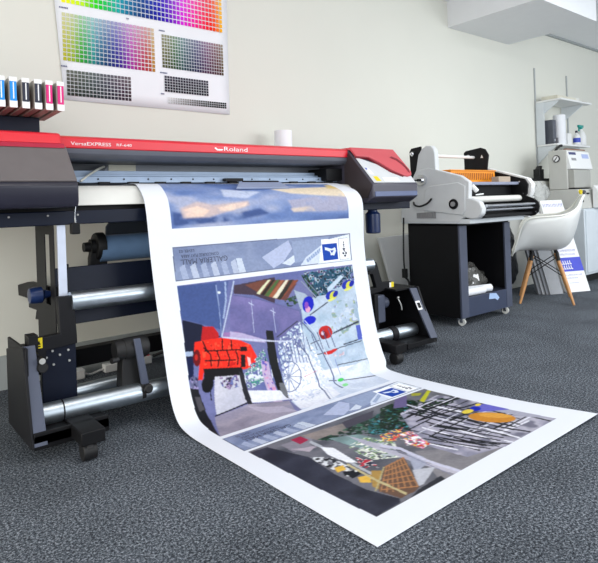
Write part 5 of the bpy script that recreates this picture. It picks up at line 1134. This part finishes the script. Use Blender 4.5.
part('badge',B().slab([(5.87,2.4385,.87),(5.90,2.4385,.895),(5.925,2.4385,.875),(5.96,2.4385,.895),(5.96,2.4385,.868),(5.92,2.4385,.855)],(0,.001,0)),INKB,dv)
# ---------------------------------------------------------------- wall shelves
WS=thing('wall_shelf','white two tier shelf on wall rails above the grey machine','shelf',(6.28,3.13,1.7))
for x in (5.955,6.70):
    part('wall_rail',B().box(x-.008,x+.008,3.136,3.15,1.10,2.29),mat('rail_grey',(176,180,182),.5),WS,.001)
part('shelf_board',B().box(5.94,6.66,2.845,3.13,1.895,1.915),WHITE,WS,.003)
part('shelf_board',B().box(5.94,6.72,2.905,3.13,1.415,1.435),WHITE,WS,.003)
for zt,dy in ((1.894,.24),(1.414,.20)):
    for x in (5.955,6.52):
        part('bracket',B().prism([(3.13,zt),(3.13-dy,zt),(3.13-dy,zt-.015),(3.115,zt-.17),(3.13,zt-.18)],'x',x-.005,x+.005),PALE,WS,.001)
part('end_panel',B().box(5.938,5.946,3.04,3.13,1.436,1.894),PALE,WS)
single('paper_ream',B().box(5.97,6.40,2.90,3.08,1.917,1.957),mat('ream_beige',(216,212,196),.8),'flat stack of cream paper on the top shelf','paper stack',(6.2,2.99,1.917),bevel=.002)
single('tape_roll',B().lathe((6.46,2.95,1.917),[(.025,0),(.05,0),(.05,.045),(.025,.045)],n=24),OFFW,'pale tape roll in the middle of the top shelf','tape',(6.46,2.95,1.917))
single('flat_tool',B().box(6.50,6.62,2.88,2.93,1.917,1.93),BEIGE,'thin brown tool lying at the right end of the top shelf','tool',(6.56,2.9,1.917),bevel=.002)
bi=thing('ring_binder','dark grey ring binder upright on the lower shelf','binder',(5.90,3.0,1.437))
part('cover',B().box(5.985,6.055,2.97,3.10,1.437,1.70),mat('binder_grey',(84,88,98),.5),bi,.004); part('spine_ring',B().cyl((6.02,2.9695,1.48),(6.02,2.968,1.48),.012,n=14),CHROME,bi)
single('tool_holder',B().lathe((5.975,2.925,1.437),[(.014,0),(.014,.06),(.012,.06)],n=14),DGREY,'small dark pot on the lower shelf in front of the binder','pot',(5.975,2.925,1.437))
single('paper_roll',B().lathe((6.15,2.98,1.437),[(.062,0),(.064,.004),(.064,.318),(.062,.322),(.02,.322),(.018,.30)],n=30),PAPER,'fat white paper roll upright beside the ring binder','paper roll',(6.15,2.98,1.437))
single('white_box',B().box(6.235,6.325,2.93,3.0,1.437,1.56),WHITE,'small white box on the lower shelf next to the fat roll','box',(6.28,2.96,1.437),bevel=.003)
sb=thing('spray_bottle','white spray bottle with a green trigger on the lower shelf','bottle',(6.60,2.95,1.437))
part('bottle',B().lathe((6.60,2.95,1.437),[(.048,0),(.052,.006),(.052,.11),(.034,.155),(.017,.175),(.017,.19)],n=22),WHITE,sb)
part('trigger',B().box(6.535,6.645,2.938,2.962,1.645,1.672).cyl((6.60,2.95,1.625),(6.60,2.95,1.665),.018,n=14).box(6.545,6.555,2.943,2.957,1.60,1.648),GREEN,sb,.002,'green trigger head')
sq=thing('cleaner_bottle','white cleaner bottle with a blue label beside the spray bottle','bottle',(6.455,2.935,1.437))
part('bottle',B().lathe((6.455,2.935,1.437),[(.036,0),(.038,.005),(.038,.095),(.022,.12),(.012,.128),(.012,.14)],n=22),WHITE,sq)
part('cap',B().cyl((6.455,2.935,1.575),(6.455,2.935,1.60),.014,n=14),INKB,sq); part('label',B().lathe_open((6.455,2.935,1.465),[(.0384,0),(.0392,0),(.0392,.05),(.0384,.05),(.0384,0)],'z',22),LABB,sq,0,'blue label')
single('wooden_strip',B().box(5.72,6.12,2.70,2.74,1.332,1.350),mat('strip_brown',(132,86,62),.6,var=.15),'brown wooden strip lying on the grey machine under the shelf','strip',(5.92,2.72,1.332),bevel=.002)
hs=thing('black_strap','black strap hanging from the left end of the lower shelf','strap',(5.955,2.92,1.40))
part('webbing',B().tube([(6.02,2.90,1.41),(5.97,2.90,1.40),(5.93,2.92,1.36),(5.92,2.94,1.27)],.014),RUB,hs); part('clip',B().box(5.90,5.94,2.93,2.95,1.235,1.275),INKB,hs,.002)
# ---------------------------------------------------------------- light, sky, camera
W=bpy.data.worlds.new('sky'); SC.world=W; W.use_nodes=True; bg=W.node_tree.nodes['Background']; bg.inputs['Color'].default_value=(.86,.93,1,1); bg.inputs['Strength'].default_value=.7
def area(name,loc,tgt,sx,sy,e,c):
    l=bpy.data.lights.new(name,'AREA'); l.shape='RECTANGLE'; l.size=sx; l.size_y=sy; l.energy=e; l.color=c
    o=bpy.data.objects.new(name,l); COL.objects.link(o); o.location=loc; o.rotation_euler=(Vector(tgt)-Vector(loc)).to_track_quat('-Z','Y').to_euler(); return o
area('window_light',(5.0,-2.4,1.7),(3.2,2.4,.7),4.5,1.9,150,(.93,.97,1))
area('window_light_left',(-1.2,-1.2,1.5),(2.8,2.4,.6),2.2,1.7,60,(.97,.98,1))
area('low_fill_light',(-1.55,1.7,.55),(1.2,2.9,.45),1.6,.9,30,(1,.92,.78))  # added warm fill for the wall under the printer; no window stands there
area('ceiling_light_warm',(1.2,1.0,2.66),(1.2,1.0,0),1.2,.6,14,(1,.95,.88))
area('ceiling_light_cool',(4.2,.9,2.66),(4.2,.9,0),1.2,.6,34,(.97,.98,1))
F_,CX_,CY_,HC=560.,299.,204.,.88; TH=math.radians(51); RO=math.atan(.035)
fw=Vector((math.cos(TH),math.sin(TH),0)); rt=Vector((math.sin(TH),-math.cos(TH),0)); c_,s_=math.cos(RO),math.sin(RO)
cx=rt*c_-Zv*s_; cy=rt*s_+Zv*c_; cz=-fw
cam=bpy.data.cameras.new('camera'); cam.sensor_width=36; cam.sensor_fit='HORIZONTAL'; cam.lens=F_/598*36; cam.shift_y=-(281.5-CY_)/598; cam.clip_start=.05
co=bpy.data.objects.new('camera',cam); COL.objects.link(co)
M4=Matrix.Identity(4)
for i,v in enumerate((cx,cy,cz)):
    for j in range(3): M4[j][i]=v[j]
M4[2][3]=HC; co.matrix_world=M4; SC.camera=co
vs_=SC.view_settings; vs_.view_transform='Standard'; vs_.look='None'; vs_.gamma=1; vs_.use_curve_mapping=False; vs_.exposure=0.0
